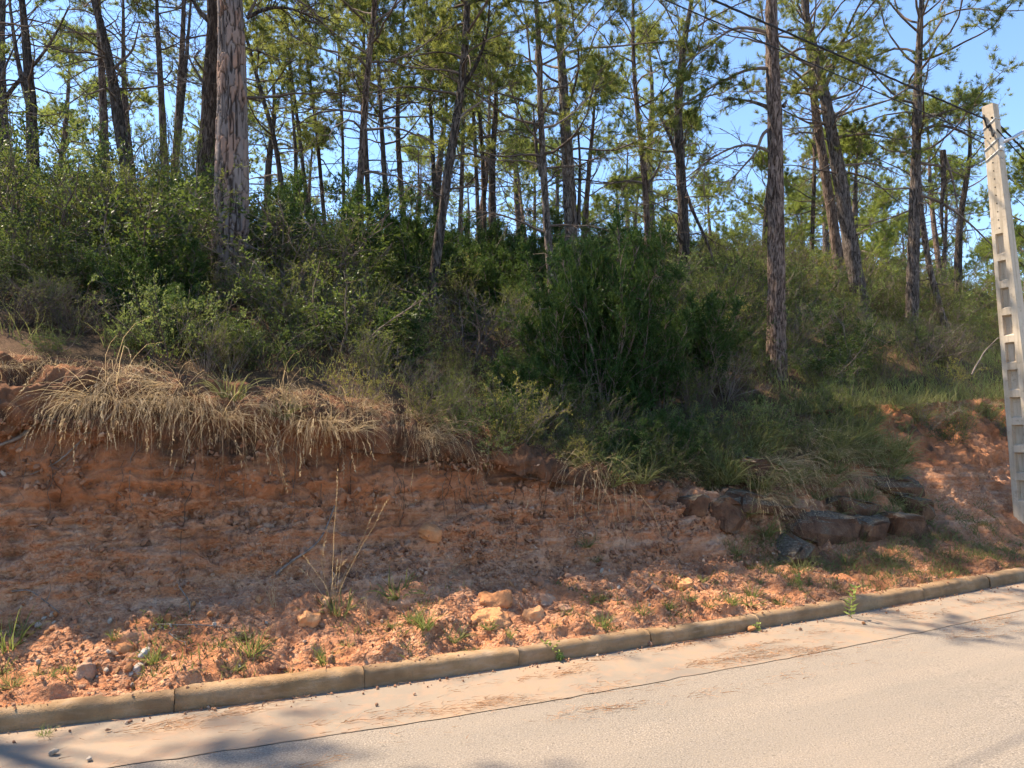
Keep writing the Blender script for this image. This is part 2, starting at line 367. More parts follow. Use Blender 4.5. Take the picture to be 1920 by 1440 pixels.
    M['yellow'] = leafmat('yellowing_leaves', (0.13, 0.125, 0.035), (0.24, 0.22, 0.055), (0.38, 0.34, 0.09), 0.35, (0.5, 0.46, 0.12))
    M['dry'] = leafmat('dry_grass', (0.13, 0.085, 0.046), (0.37, 0.262, 0.145), (0.62, 0.475, 0.285), 0.42, (0.60, 0.46, 0.26), 0.6, 0.2)
    M['green_grass'] = leafmat('green_grass', (0.06, 0.085, 0.025), (0.13, 0.165, 0.05), (0.26, 0.28, 0.10), 0.4, (0.36, 0.4, 0.1))
    M['dim_grass'] = leafmat('mixed_grass', (0.045, 0.058, 0.022), (0.115, 0.13, 0.045), (0.31, 0.27, 0.13), 0.4, (0.42, 0.42, 0.14))
    M['litter'] = leafmat('pine_litter', (0.18, 0.085, 0.04), (0.32, 0.155, 0.07), (0.44, 0.25, 0.13), 0.1)
    M['weed'] = leafmat('weed_leaves', (0.13, 0.17, 0.04), (0.22, 0.28, 0.07), (0.34, 0.38, 0.12), 0.4, (0.5, 0.55, 0.14))
    # pole and fittings
    m, t, o = nmat('pole_concrete'); g = G(t); p = g.obj()
    a = g.noise(p, 3.0, 6, 0.65); b = g.noise(p, 60, 3)
    st = g.noise(g.scalev(p, (22, 22, 0.8)), 1.0, 4)
    col = g.ramp(a, [(0.3, (0.46, 0.37, 0.27)), (0.55, (0.56, 0.465, 0.35)), (0.75, (0.61, 0.52, 0.41))])
    col = g.mix(g.math('MULTIPLY', g.ramp(st, [(0.48, (0, 0, 0)), (0.68, (1, 1, 1))]), 0.6), col, (0.30, 0.235, 0.165))
    col = g.mix(g.math('MULTIPLY', g.ramp(g.noise(p, 14, 5, 0.7), [(0.55, (0, 0, 0)), (0.7, (1, 1, 1))]), 0.5), col, (0.25, 0.19, 0.13))
    g.bsdf(o, col, 0.88, g.bump(b, 0.25, 0.004)); M['pole'] = m
    m, t, o = nmat('galvanised'); g = G(t); g.bsdf(o, g.ramp(g.noise(g.obj(), 30, 3), [(0.3, (0.42, 0.43, 0.44)), (0.7, (0.6, 0.61, 0.62))]), 0.45, None, 0.5, Metallic=0.7); M['metal'] = m
    m, t, o = nmat('cable_rubber'); g = G(t); g.bsdf(o, g.ramp(g.noise(g.obj(), 12, 2), [(0.3, (0.018, 0.018, 0.019)), (0.7, (0.035, 0.035, 0.036))]), 0.6); M['cable'] = m
    m, t, o = nmat('porcelain'); g = G(t); g.bsdf(o, g.ramp(g.noise(g.obj(), 20, 2), [(0.3, (0.62, 0.61, 0.58)), (0.7, (0.75, 0.74, 0.71))]), 0.25, None, 0.5); M['porcelain'] = m
    m, t, o = nmat('hole_shade'); g = G(t); g.bsdf(o, g.ramp(g.noise(g.obj(), 20, 2), [(0.3, (0.03, 0.025, 0.02)), (0.7, (0.05, 0.04, 0.03))]), 0.9); M['hole'] = m  # near-black colour painted for the shade inside the pole holes
    return M
M = make_mats()

# ------------------------------------------------------------------ the lie of the land
# s runs along the kerb (left to right), d is the distance from the kerb face up the bank
_sd = np.arange(-30, 60, 0.05)
_th = np.radians(np.interp(_sd, [-30, -14, -2, 1, 3, 6.6, 14, 30, 60], [10, 13, 18, 20.5, 24.5, 28.6, 32, 35, 36]))
_kx = np.cumsum(np.cos(_th)) * 0.05; _ky = np.cumsum(np.sin(_th)) * 0.05
_i0 = np.argmin(np.abs(_sd)); _kx += -2.67 - _kx[_i0]; _ky += 3.96 - _ky[_i0]
def kerb_xy(s): return np.interp(s, _sd, _kx), np.interp(s, _sd, _ky)
def mdir(s):
    a = np.radians(np.interp(s, [-30, 2, 10, 60], [19, 23, 26, 30]))
    return -np.sin(a), np.cos(a)
def sd_xy(s, d):
    kx, ky = kerb_xy(s); mx, my = mdir(s); return kx + mx * d, ky + my * d
_mx, _my = mdir(_sd)
def xy_sd(x, y):
    x = np.atleast_1d(np.asarray(x, float)); y = np.atleast_1d(np.asarray(y, float))
    S = np.empty(len(x)); D = np.empty(len(x))
    for a in range(0, len(x), 4000):
        ex = x[a:a + 4000, None] - _kx; ey = y[a:a + 4000, None] - _ky
        r = np.abs(ex * _my - ey * _mx); i = r.argmin(1); j = np.arange(len(i))
        S[a:a + 4000] = _sd[i]; D[a:a + 4000] = ex[j, i] * _mx[i] + ey[j, i] * _my[i]
    return S, D
# bank profiles: (d, z) from the back of the kerb to the turf behind the rim
PROF = [
    (-30, [(.075, .104), (.5, .2), (1.0, .48), (1.3, 1.0), (1.45, 1.45), (1.4, 1.6), (1.5, 1.9), (1.95, 2.12)]),
    (-1.2, [(.075, .104), (.5, .2), (1.0, .46), (1.28, .95), (1.42, 1.42), (1.36, 1.58), (1.5, 1.92), (1.95, 2.16)]),
    (0.3, [(.075, .104), (.52, .2), (1.02, .44), (1.30, .95), (1.44, 1.42), (1.34, 1.56), (1.45, 1.86), (1.9, 2.06)]),
    (1.3, [(.075, .104), (.55, .21), (1.06, .44), (1.34, .95), (1.50, 1.46), (1.40, 1.58), (1.46, 1.74), (1.85, 1.90)]),
    (2.4, [(.075, .104), (.58, .23), (1.06, .48), (1.36, .92), (1.53, 1.36), (1.45, 1.47), (1.52, 1.62), (1.9, 1.78)]),
    (3.4, [(.075, .104), (.62, .22), (1.14, .44), (1.36, .84), (1.50, 1.17), (1.42, 1.26), (1.58, 1.38), (2.0, 1.55)]),
    (4.6, [(.075, .104), (.62, .20), (1.12, .36), (1.38, .68), (1.52, .95), (1.46, 1.02), (1.68, 1.12), (2.1, 1.3)]),
    (5.8, [(.075, .104), (.58, .18), (1.02, .29), (1.28, .52), (1.46, .76), (1.48, .83), (1.76, .95), (2.3, 1.3)]),
    (7.4, [(.075, .104), (.6, .16), (.9, .21), (1.2, .42), (1.45, .70), (1.58, .86), (1.85, 1.08), (2.6, 1.66)]),
    (9.2, [(.075, .104), (.7, .17), (1.0, .24), (1.3, .48), (1.62, .80), (1.8, 1.0), (2.05, 1.25), (2.75, 1.82)]),
    (10.6, [(.075, .104), (.7, .17), (1.0, .30), (1.45, .72), (1.85, 1.12), (2.0, 1.28), (2.2, 1.46), (2.8, 1.86)]),
    (13, [(.075, .104), (.6, .17), (.95, .34), (1.4, .80), (1.8, 1.22), (1.95, 1.38), (2.15, 1.55), (2.8, 2.0)]),
    (60, [(.075, .104), (.6, .17), (.95, .34), (1.4, .80), (1.8, 1.22), (1.95, 1.38), (2.15, 1.55), (2.8, 2.0)]),
]
_ps = np.array([a for a, _ in PROF], float); _pc = np.array([b for _, b in PROF], float)
def prof(s):
    s = np.atleast_1d(s)
    return np.stack([np.stack([np.interp(s, _ps, _pc[:, k, c]) for c in (0, 1)], -1) for k in range(8)], 1)
def hill_z(s, d):
    """height of the slope behind the rim"""
    e = prof(s)[:, 7]; x = np.maximum(d - e[:, 0], 0)
    sl = np.interp(s, [3, 7, 10, 60], [0.42, 0.52, 0.60, 0.60])
    base = e[:, 1] + 5.9 * (1 - np.exp(-x * sl / 5.9)) - 0.0006 * np.maximum(x - 25, 0) ** 2
    w = np.clip(x / 1.5, 0, 1)
    return base + w * (0.22 * fbm(np.stack([s * .35, d * .35, s * 0], -1), 3) + 0.06 * fbm(np.stack([s * 1.7, d * 1.7, s * 0 + 5], -1), 3))
def ground(x, y):
    s, d = xy_sd(x, y); return hill_z(s, d)

def grid_faces(a, b):
    i = np.arange(a - 1)[:, None] * b; j = np.arange(b - 1)[None]
    return np.stack([i + j, i + b + j, i + b + j + 1, i + j + 1], -1).reshape(-1, 4)

# ---- bank sheet
s_ax = np.concatenate([np.linspace(-14, -1.6, 60, endpoint=False), np.linspace(-1.6, 13.6, 720, endpoint=False), np.linspace(13.6, 40, 60)])
NU = 195
pc = prof(s_ax)                                    # (S,8,2)
B = np.empty((len(s_ax), NU, 2))
for i in range(len(s_ax)):
    c = pc[i]; t = np.concatenate([[0], np.cumsum(np.linalg.norm(np.diff(c, axis=0), axis=1))]); t /= t[-1]
    # rounded polyline
    uu = np.linspace(0, 1, NU)
    q = np.stack([np.interp(uu, t, c[:, 0]), np.interp(uu, t, c[:, 1])], -1)
    k = np.ones(11) / 11; pad = np.pad(q, ((5, 5), (0, 0)), mode='edge')
    q2 = np.stack([np.convolve(pad[:, a], k, 'valid') for a in (0, 1)], -1)
    q2[0], q2[-1] = q[0], q[-1]; B[i] = q2
SS = np.repeat(s_ax[:, None], NU, 1); UU = np.repeat(np.linspace(0, 1, NU)[None], len(s_ax), 0)
Dd, Zz = B[..., 0].copy(), B[..., 1].copy()
# outward normal in the (d, z) plane
td = np.gradient(B, axis=1); nn = np.stack([-td[..., 1], td[..., 0]], -1); nn /= np.maximum(np.linalg.norm(nn, axis=-1, keepdims=True), 1e-9)
steep = np.clip(np.abs(td[..., 1]) / np.maximum(np.linalg.norm(td, axis=-1), 1e-9), 0, 1)
edge = np.clip(UU / 0.03, 0, 1) * np.clip((1 - UU) / 0.05, 0, 1)
q3 = np.stack([SS, Dd, Zz], -1).reshape(-1, 3)
wr = lambda sc, o=4, g=0.5, off=0: fbm(q3 * sc + off, o, g).reshape(SS.shape)
A = 0.105 * wr(1.7, 3) + 0.062 * wr(5.0, 3, 0.55, 31) + 0.023 * wr(17, 3, 0.6, 11)
ridge = 1 - np.abs(wr(np.array([2.0, 2.0, 9.0]), 3, 0.5, 3)) * 2
mid = np.clip((Zz - 0.3) / 0.25, 0, 1) * np.clip((1.45 - Zz) / 0.3, 0, 1)
A += 0.055 * ridge * steep * mid * np.clip((9 - SS) / 2, 0, 1)
cracks = np.clip(1 - np.abs(wr(np.array([3.1, 3.1, 2.2]), 3, 0.6, 77)) * 7, 0, 1)
A -= 0.040 * cracks * steep * np.clip((9.5 - SS) / 2, 0, 1)
# rills in the eroded slope at the right
rill = fbm(np.stack([(SS * 2.6 + 0.5 * Zz).ravel(), (Zz * 0.7).ravel(), 0 * SS.ravel()], -1), 3).reshape(SS.shape)
A += np.clip((SS - 9.3) / 1.2, 0, 1) * 0.10 * rill * np.clip((Zz - 0.2) / 0.3, 0, 1)
# bulging clods under the turf at the left
clod = np.clip((0.9 - SS) / 1.0, 0, 1) * np.clip((Zz - 1.3) / 0.2, 0, 1)
A += clod * (0.13 * wr(3.2, 2, 0.5, 51) + 0.04 * wr(9, 2, 0.5, 9))
# lumpy rubble on the foot of the bank
foot = np.clip((0.75 - Zz) / 0.3, 0, 1) * np.clip((Dd - 0.2) / 0.25, 0, 1)
A *= 1 - 0.35 * foot
A += foot * (0.020 * np.abs(wr(8, 2, 0.6, 61)) + 0.03 * wr(2.1, 2, 0.5, 71))
A *= edge
Dd += nn[..., 0] * A; Zz += nn[..., 1] * A
bx, by = sd_xy(SS.ravel(), Dd.ravel())
bank_v = np.stack([bx, by, Zz.ravel()], -1); bank_f = grid_faces(len(s_ax), NU)
hum = np.clip((UU - 0.655) / 0.06, 0, 1) * (0.55 + 0.45 * np.clip(wr(3, 3, 0.5, 91) + 0.6, 0, 1)) * np.clip((10.2 - SS) / 1.5, 0.25, 1)
hum = np.clip(hum + 0.75 * np.clip((SS - 5.6) / 0.6, 0, 1) * np.clip((9.6 - SS) / 0.7, 0, 1) * np.clip(0.6 + wr(1.8, 3, .5, 23), 0, 1), 0, 1)
hum = np.clip(hum + np.clip((UU - 0.62) / 0.05, 0, 1) * np.clip(wr(2.2, 3, .5, 19), 0, 1), 0, 1)
mb = MB(); mb.add(bank_v, bank_f, hum.ravel())
bank = tag(mb.build('earth_bank', M['earth']), kind='structure')
# ---- hillside sheet, joined to the bank along the turf behind the rim
hd = np.concatenate([[0], np.cumsum(np.geomspace(0.06, 3.2, 95))]); hd = hd[hd < 130]
sh = s_ax[::3]
e7 = prof(sh)[:, 7]
HS = np.repeat(sh[:, None], len(hd), 1); HD = e7[:, :1] + hd[None]
HZ = hill_z(HS.ravel(), HD.ravel())
hx, hy = sd_xy(HS.ravel(), HD.ravel())
HZ = HZ - np.where(np.repeat(hd[None], len(sh), 0).ravel() < 1e-6, 0.012, 0)
hill_v = np.stack([hx, hy, HZ], -1); hill_f = grid_faces(len(sh), len(hd))
mb = MB(); mb.add(hill_v, hill_f)
hillside = tag(mb.build('hillside', M['forest']), kind='structure')
BVH_B = BVHTree.FromPolygons([tuple(v) for v in bank_v], [tuple(f) for f in bank_f.tolist()])
BVH_H = BVHTree.FromPolygons([tuple(v) for v in hill_v], [tuple(f) for f in hill_f.tolist()])
def hit(x, y):
    """where the sight line through photo pixel (x, y) meets the land"""
    o = Vector((0, 0, CAM_H)); d = Vector(ray(x, y)); best = None
    for b in (BVH_B, BVH_H):
        p, n, i, t = b.ray_cast(o, d)
        if p is not None and (best is None or t < best[2]): best = (np.array(p), np.array(n), t)
    if best is None or (d.z < 0 and -CAM_H / d.z < best[2] - 0.3):
        t = -CAM_H / d.z; return np.array(o + d * t), np.array([0, 0, 1.0])
    n = best[1]; n = n if n @ np.array(d) < 0 else -n
    return best[0], n
def drop(x, y):
    """land height under (x, y)"""
    z, n = -9, None
    for b in (BVH_B, BVH_H):
        p, nn_, i, t = b.ray_cast(Vector((x, y, 30)), Vector((0, 0, -1)))
        if p is not None and p.z > z: z, n = p.z, np.array(nn_)
    return max(z, 0.0)

# ------------------------------------------------------------------ road, gutter, kerb
def strip(name, s0, s1, ns, d0, d1, nd, z, mat, jag0=0.0, jag1=0.0, kind='structure', lift=0.0):
    s = np.linspace(s0, s1, ns); u = np.linspace(0, 1, nd)
    j0 = jag0 * fbm(np.stack([s * 6, s * 0 + 3, s * 0], -1), 4, 0.7) if jag0 else 0 * s
    j1 = jag1 * fbm(np.stack([s * 6, s * 0 + 3, s * 0], -1), 4, 0.7) if jag1 else 0 * s
    D = (d0 + j0)[:, None] * (1 - u) + (d1 + j1)[:, None] * u
    S = np.repeat(s[:, None], nd, 1)
    x, y = sd_xy(S.ravel(), D.ravel())
    zz = z + lift * fbm(np.stack([x * 1.2, y * 1.2, x * 0], -1), 3)
    mb = MB(); mb.add(np.stack([x, y, zz], -1), grid_faces(ns, nd)[:, ::-1])
    return tag(mb.build(name, mat), kind=kind)
s_r = (-25, 50, 760)
strip('road', *s_r, -0.6268, -6.6, 12, 0.0, M['asphalt'], jag0=0.014, lift=0.004)
strip('gutter', *s_r, 0.0, -0.626, 8, 0.004, M['gutter'], jag1=0.010, lift=0.003)
strip('road_base', -26, 51, 200, 0.3, -6.9, 8, -0.006, M['road_base'])
# far side of the road, behind the viewer
strip('opposite_verge', -26, 51, 200, -6.6, -16, 20, 0.05, M['forest'], lift=0.03)
a = np.linspace(0, 2 * np.pi, 48, endpoint=False)
gv = np.concatenate([[[0, 0, -0.12]], np.stack([2500 * np.cos(a), 2500 * np.sin(a), 0 * a - 0.12], -1)])
gf = np.stack([np.zeros(48, int), 1 + np.arange(48), 1 + (np.arange(48) + 1) % 48], -1)
mb = MB(); mb.add(gv, gf); tag(mb.build('ground', M['far']), kind='structure')
# kerb: one stone after the other, rounded nose, narrow joints
kerb = tag(empty('kerb', tuple(sd_xy(0.0, 0.07)) + (0,)), kind='structure')
kz = np.array(kerb.location)
rk = np.random.RandomState(5)
s0 = -13.4; JOINTS = []
while s0 < 38:
    L = 1.02 * rk.uniform(0.97, 1.03); s1 = s0 + L - 0.004; JOINTS.append(s0)
    n = 26; ss = np.linspace(s0, s1, n)
    h = 0.108 + rk.uniform(-.005, .005)
    ring = np.array([(0.004, -0.03), (0.000, 0.04), (0.002, h - 0.04), (0.010, h - 0.018), (0.024, h - 0.005), (0.042, h), (0.08, h), (0.118, h - 0.002), (0.12, -0.03)])
    off = rk.uniform(-.006, .006)
    D = np.repeat(ring[None, :, 0], n, 0) + off; Z = np.repeat(ring[None, :, 1], n, 0); S = np.repeat(ss[:, None], len(ring), 1)
    # worn ends and chips
    x, y = sd_xy(S.ravel(), D.ravel()); v = np.stack([x, y, Z.ravel()], -1)
    w = 0.009 * fbm(v * 9, 3) + 0.005 * fbm(v * 30, 2); endw = np.exp(-np.minimum(S - s0, s1 - S) / 0.02).ravel()
    topw = np.clip((v[:, 2] - 0.08) / 0.05, 0, 1)
    v[:, 2] += topw * (w - 0.006 * endw - 0.02 * np.clip(fbm(v * 5 + 9, 3) - 0.45, 0, 1))
    v[:, 0] += 0.6 * w * 0.4; v[:, 1] += 0.6 * w
    f = grid_faces(n, len(ring))
    caps = [list(range(len(ring)))[::-1], [(n - 1) * len(ring) + k for k in range(len(ring))]]
    mb = MB(); mb.add(v - kz, f)
    for c in caps:
        c = np.array(c); cf = np.array([[c[0], c[k], c[k + 1]] for k in range(1, len(c) - 1)]); mb.f.append(cf)
    mb.build('kerb_stone', M['kerb'], kerb)
    s0 += L

# ------------------------------------------------------------------ pines
def along(Pt, t):
    """points and tangents at fractions t (M,n) on polylines (M,K,3)"""
    M_, K, _ = Pt.shape; f = np.clip(t, 0, 0.9999) * (K - 1); i = f.astype(int); u = (f - i)[..., None]
    r = np.arange(M_)[:, None]; a, b = Pt[r, i], Pt[r, i + 1]
    return a * (1 - u) + b * u, unit(b - a)
def smooth_path(p, n):
    p = np.asarray(p, float); t = np.concatenate([[0], np.cumsum(np.linalg.norm(np.diff(p, axis=0), axis=1))])
    u = np.linspace(0, t[-1], n); q = np.stack([np.interp(u, t, p[:, k]) for k in range(3)], -1)
    w = max(3, n // 7) | 1; k = np.ones(w) / w
    for _ in range(2):
        pad = np.concatenate([2 * q[:1] - q[1:w // 2 + 1][::-1], q, 2 * q[-1:] - q[-w // 2:-1][::-1]])[: n + 2 * (w // 2)]
        q = np.stack([np.convolve(pad[:, c], k, 'valid') for c in range(3)], -1)[:n]
    return q
def branch_set(trunk, H, rng, n, lo, hi, Lmax, elev, live, n2, n3, twig=1.0, az=None, Lmin=0.35):
    """n limbs between heights lo..hi (fractions of the trunk) with side branches; returns arrays"""
    t = np.sort(rng.uniform(lo, hi, n)); st, _ = along(trunk[None], t[None]); st = st[0]
    a = (np.arange(n) * 2.4 + rng.uniform(0, 0.9, n) + rng.uniform(0, 6)) if az is None else az
    f = (t - lo) / max(hi - lo, 1e-6)
    L = Lmax * (np.sin(np.pi * np.clip(0.28 + 0.66 * f, 0, 1)) if live else rng.uniform(0.45, 1.0, n)) * rng.uniform(0.7, 1.15, n)
    L = np.maximum(L, Lmin)
    e = elev[0] + (elev[1] - elev[0]) * f + rng.normal(0, 0.14, n)
    d = np.stack([np.cos(a) * np.cos(e), np.sin(a) * np.cos(e), np.sin(e)], -1)
    limb = bend(st, d, L, 9, rng, 0.17, 0.05 if live else -0.03)
    T2 = rng.uniform(0.5 if live else 0.18, 1.0, (n, n2)); p2, g2 = along(limb, T2)
    d2 = unit(g2 * 0.75 + rng.normal(size=g2.shape) * np.array([0.75, 0.75, 0.45]) + np.array([0, 0, 0.22 if live else -0.1]))
    L2 = (L[:, None] * rng.uniform(0.14, 0.34, (n, n2)) * (1.15 - 0.5 * T2))
    b2 = bend(p2.reshape(-1, 3), d2.reshape(-1, 3), L2.ravel(), 4, rng, 0.24, 0.05 if live else -0.03)
    T3 = rng.uniform(0.2, 1.0, (n * n2, n3)); p3, g3 = along(b2, T3)
    d3 = unit(g3 * 0.7 + rng.normal(size=g3.shape) * 0.6 + np.array([0, 0, 0.25 if live else -0.05]))
    L3 = rng.uniform(0.14, 0.42, (n * n2, n3)) * twig * (1.0 if live else 0.9)
    b3 = bend(p3.reshape(-1, 3), d3.reshape(-1, 3), L3.ravel(), 2, rng, 0.25, 0.0)
    own = np.repeat(np.arange(n), n2); own3 = np.repeat(own, n3)
    return dict(n=n, t=t, L=L, limb=limb, b2=b2, b3=b3, own=own, own3=own3, live=live)
def needle_mesh(b3, rng, tufts, per, ln, w):
    Mn = len(b3); T = rng.uniform(0.45, 1.0, (Mn, tufts)); T[:, 0] = 1.0
    p, g = along(b3, T); p = p.reshape(-1, 3); g = g.reshape(-1, 3)
    n = len(p); pp = np.repeat(p, per, 0) + rng.normal(size=(n * per, 3)) * 0.012; gg = np.repeat(g, per, 0)
    d = unit(gg * 0.75 + rng.normal(size=gg.shape) * 0.62 + np.array([0, 0, 0.12]))
    v, f = needles(pp, d, rng.uniform(0.7, 1.15, len(pp)) * ln, rng.uniform(0.8, 1.2, len(pp)) * w, rng)
    tw = np.clip(np.repeat(rng.normal(0.5, 0.16, Mn), tufts * per) + rng.normal(0, 0.12, n * per), 0, 1)
    return v, f, np.repeat(tw, 3)
def plated_trunk(trunk, R, rng, base):
    """trunk of the near pine: raised bark plates with deep furrows between them"""
    na, nz = 116, 440
    t = np.linspace(0, 1, nz) ** 0.95 * 0.62
    c, g = along(trunk[None], t[None]); c = c[0]
    rr = np.interp(t, np.linspace(0, 1, len(R)), R)
    cum = np.concatenate([[0], np.cumsum(np.linalg.norm(np.diff(c, axis=0), axis=1))])
    a = np.linspace(0, 2 * np.pi, na, endpoint=False)
    U, Z = np.meshgrid(a / (2 * np.pi), cum, indexing='xy')          # (nz,na)
    ncol = 12; cw, ch = 1.0 / ncol, 0.22
    wob = 0.010 * fbm(np.stack([np.cos(U * 6.283).ravel() * 2, np.sin(U * 6.283).ravel() * 2, Z.ravel() * 5], -1), 3).reshape(U.shape)
    Uw, Zw = U + 1.5 * wob, Z + 4.5 * wob
    iu, iz = np.floor(Uw / cw).astype(int), np.floor(Zw / ch).astype(int)
    ju, jz, jr = rng.uniform(0.1, 0.9, (ncol, 400)), rng.uniform(0.05, 0.95, (ncol, 400)), rng.uniform(0, 1, (ncol, 400))
    F1 = np.full(U.shape, 9.0); F2 = np.full(U.shape, 9.0); cell = np.zeros(U.shape)
    for du in (-1, 0, 1):
        for dz in (-1, 0, 1):
            cu, cz = (iu + du), (iz + dz); k, l = cu % ncol, cz % 400
            dist = np.hypot((cu + ju[k, l]) - Uw / cw, ((cz + jz[k, l]) - Zw / ch) * 1.0)
            new = dist < F1
            F2 = np.where(new, F1, np.minimum(F2, dist)); cell = np.where(new, jr[k, l], cell); F1 = np.where(new, dist, F1)
    cx, sx = np.cos(U * 6.283), np.sin(U * 6.283)
    nv = fbm(np.stack([cx.ravel() * 3.3, sx.ravel() * 3.3, Zw.ravel() * 1.3], -1), 3, 0.45).reshape(U.shape)
    nw_ = noise(np.stack([cx.ravel() * 3.1, sx.ravel() * 3.1, Zw.ravel() * 3.0 + 30], -1)).reshape(U.shape)
    fur = np.clip((np.abs(nv) - 0.05 - 0.03 * nw_) / 0.10, 0, 1)
    e = F2 - F1; cr = np.clip((e - 0.05 - 0.10 * nw_) / 0.09, 0, 1); cr = np.maximum(cr, 0.35 + 0.5 * (nw_ > 0.1))
    top = np.minimum(fur, cr); top = top * top * (3 - 2 * top)
    h = top * (0.018 + 0.012 * cell)
    h += 0.004 * fbm(np.stack([np.cos(U * 6.283).ravel() * 9, np.sin(U * 6.283).ravel() * 9, Z.ravel() * 22], -1), 2).reshape(U.shape) * top
    rad = rr[:, None] - 0.02 + h
    v = np.stack([c[:, None, 0] + rad * np.cos(a), c[:, None, 1] + rad * np.sin(a), np.repeat(c[:, 2:3], na, 1)], -1).reshape(-1, 3)
    i = np.arange(nz - 1)[:, None] * na; j = np.arange(na)[None]; j2 = (j + 1) % na
    f = np.stack([i + j, i + j2, i + na + j2, i + na + j], -1).reshape(-1, 4)
    mb = MB(); mb.add(v - base, f, top.ravel()); me = mb.mesh('trunk', M['plated'])
    at = me.attributes.new('plate', 'FLOAT', 'POINT'); at.data.foreach_set('value', np.clip(cell.ravel() * 0.8 + 0.25 * Z.ravel() / 8, 0, 1).astype(np.float32))
    return me
def pine(label, path, Y, r_px, H, crown=0.5, Lmax=2.2, live=20, dead=10, dens=1.0, dead_lo=0.22, seed=0, mat='bark', plated=False, extra=(), group='pines on the slope above the bank', needle='needle', tufts=5, per=12, nl=0.108, nw=0.0094, world=None, n2=9, n3=4, top_az=None):
    rng = np.random.RandomState(1000 + seed)
    if world is None: pts = [P(x, y, Y) for x, y in path]
    else:
        w0 = np.array([world[0], world[1], float(ground(world[0], world[1])[0]) - 0.2]); pts = [w0, w0 + np.array([rng.normal(0, .25), rng.normal(0, .25), 4.0])]
    p0, p1 = pts[0], pts[1]; d = unit(p1 - p0)
    gz = float(ground(p0[0], p0[1])[0])
    if p0[2] > gz: pts.insert(0, p0 - d * (p0[2] - gz + 0.15) / max(d[2], 0.3))
    else: pts[0] = np.array([p0[0], p0[1], gz - 0.1])
    base = pts[0].copy(); base[2] = gz
    if world is None:
        zt = P(960, 0, Y)[2]; H = min(H, zt - gz + (1.0 if Y >= 11.5 else 2.6) + rng.uniform(0, 0.7))
        cpx = {7: -40, 12: 130, 17: 150, 25: 20, 26: 230, 27: 240, 28: 290, 29: 480, 30: 400, 32: -60}.get(seed, -10 if seed < 7 else 255 + rng.uniform(-60, 50))
        crown = float(np.clip((P(960, cpx, Y)[2] - gz) / H, 0.2, 0.92)); dead_lo = max(0.12, crown - 1.9 / H)
    top = pts[-1]; d = unit(pts[-1] - pts[-2]); rest = base[2] + H - top[2]
    for k in range(4):
        d = unit(d + np.array([rng.normal(0, .1), rng.normal(0, .1), 0.35])); top = top + d * max(rest, 1.0) / 4; pts.append(top)
    trunk = smooth_path(pts, 44)
    r0 = r_px / FPX * Y * 0.5
    u = np.linspace(0, 1, 44); R = r0 * (1.12 - 0.62 * u - 0.42 * u ** 4) * (1 + 0.22 * np.exp(-u * 44 / 1.3))
    R = np.maximum(R, 0.012)
    root = empty('pine_tree', base); tag(root, label, 'tree', group)
    if plated:
        kid(root, link('trunk', plated_trunk(trunk, R, rng, base), root))
        up = trunk[26:]; v, f = tubes(up[None], (R[26:] * 0.93)[None], 14)
        kid(root, MB().add(v - base, f).build('upper_trunk', M[mat], root))
    else:
        sd = 14; fine = smooth_path(trunk, 84); Rf = np.interp(np.linspace(0, 1, 84), u, R)
        v, f = tubes(fine[None], Rf[None], sd); cc = np.repeat(fine, sd, 0); rr = np.repeat(Rf, sd)
        q = (v - base) * np.array([9, 9, 2.5]); k = 0.12 * fbm(q, 2) + 0.10 * noise(q * np.array([2.2, 2.2, 1.6]) + 40)
        v = v + unit(v - cc) * (rr * k)[:, None]
        kid(root, MB().add(v - base, f).build('trunk', M[mat], root))
    sets = []
    if dead: sets.append(branch_set(trunk, H, rng, dead, dead_lo, min(crown + 0.12, 0.95), Lmax * 0.75, (0.0, 0.3), False, 6, 4, 1.1))
    if live: sets.append(branch_set(trunk, H, rng, live, crown, 0.99, Lmax, (0.12, 0.95), True, n2, n3))
    nd = MB()
    for S in sets:
        tr = np.interp(S['t'], u, R)
        for i in range(S['n']):
            mb = MB(); L = S['L'][i]
            r_ = min(tr[i] * 0.45, 0.007 + 0.0085 * L) * np.linspace(1, 0.22, 9)
            v, f = tubes(S['limb'][i][None], r_[None], 6); mb.add(v - base, f)
            tw = MB() if world is None else mb
            m = S['own'] == i; b = S['b2'][m]
            v, f = tubes(b, np.repeat(np.linspace(0.0065, 0.003, 4)[None], len(b), 0), 3); tw.add(v - base, f)
            m3 = S['own3'] == i; b = S['b3'][m3][::2]
            v, f = tubes(b, np.repeat(np.array([[0.0042, 0.002]]), len(b), 0), 3); tw.add(v - base, f)
            lo = kid(root, mb.build('limb' if S['live'] else 'dead_limb', M['twig'], root))
            if tw is not mb: tag(tw.build('twigs', M['twig'], lo), kind='stuff')
        if S['live']:
            keep = rng.uniform(size=len(S['b3'])) < dens * 0.94
            v, f, t = needle_mesh(S['b3'][keep], rng, tufts, per, nl, nw); nd.add(v - base, f, t)
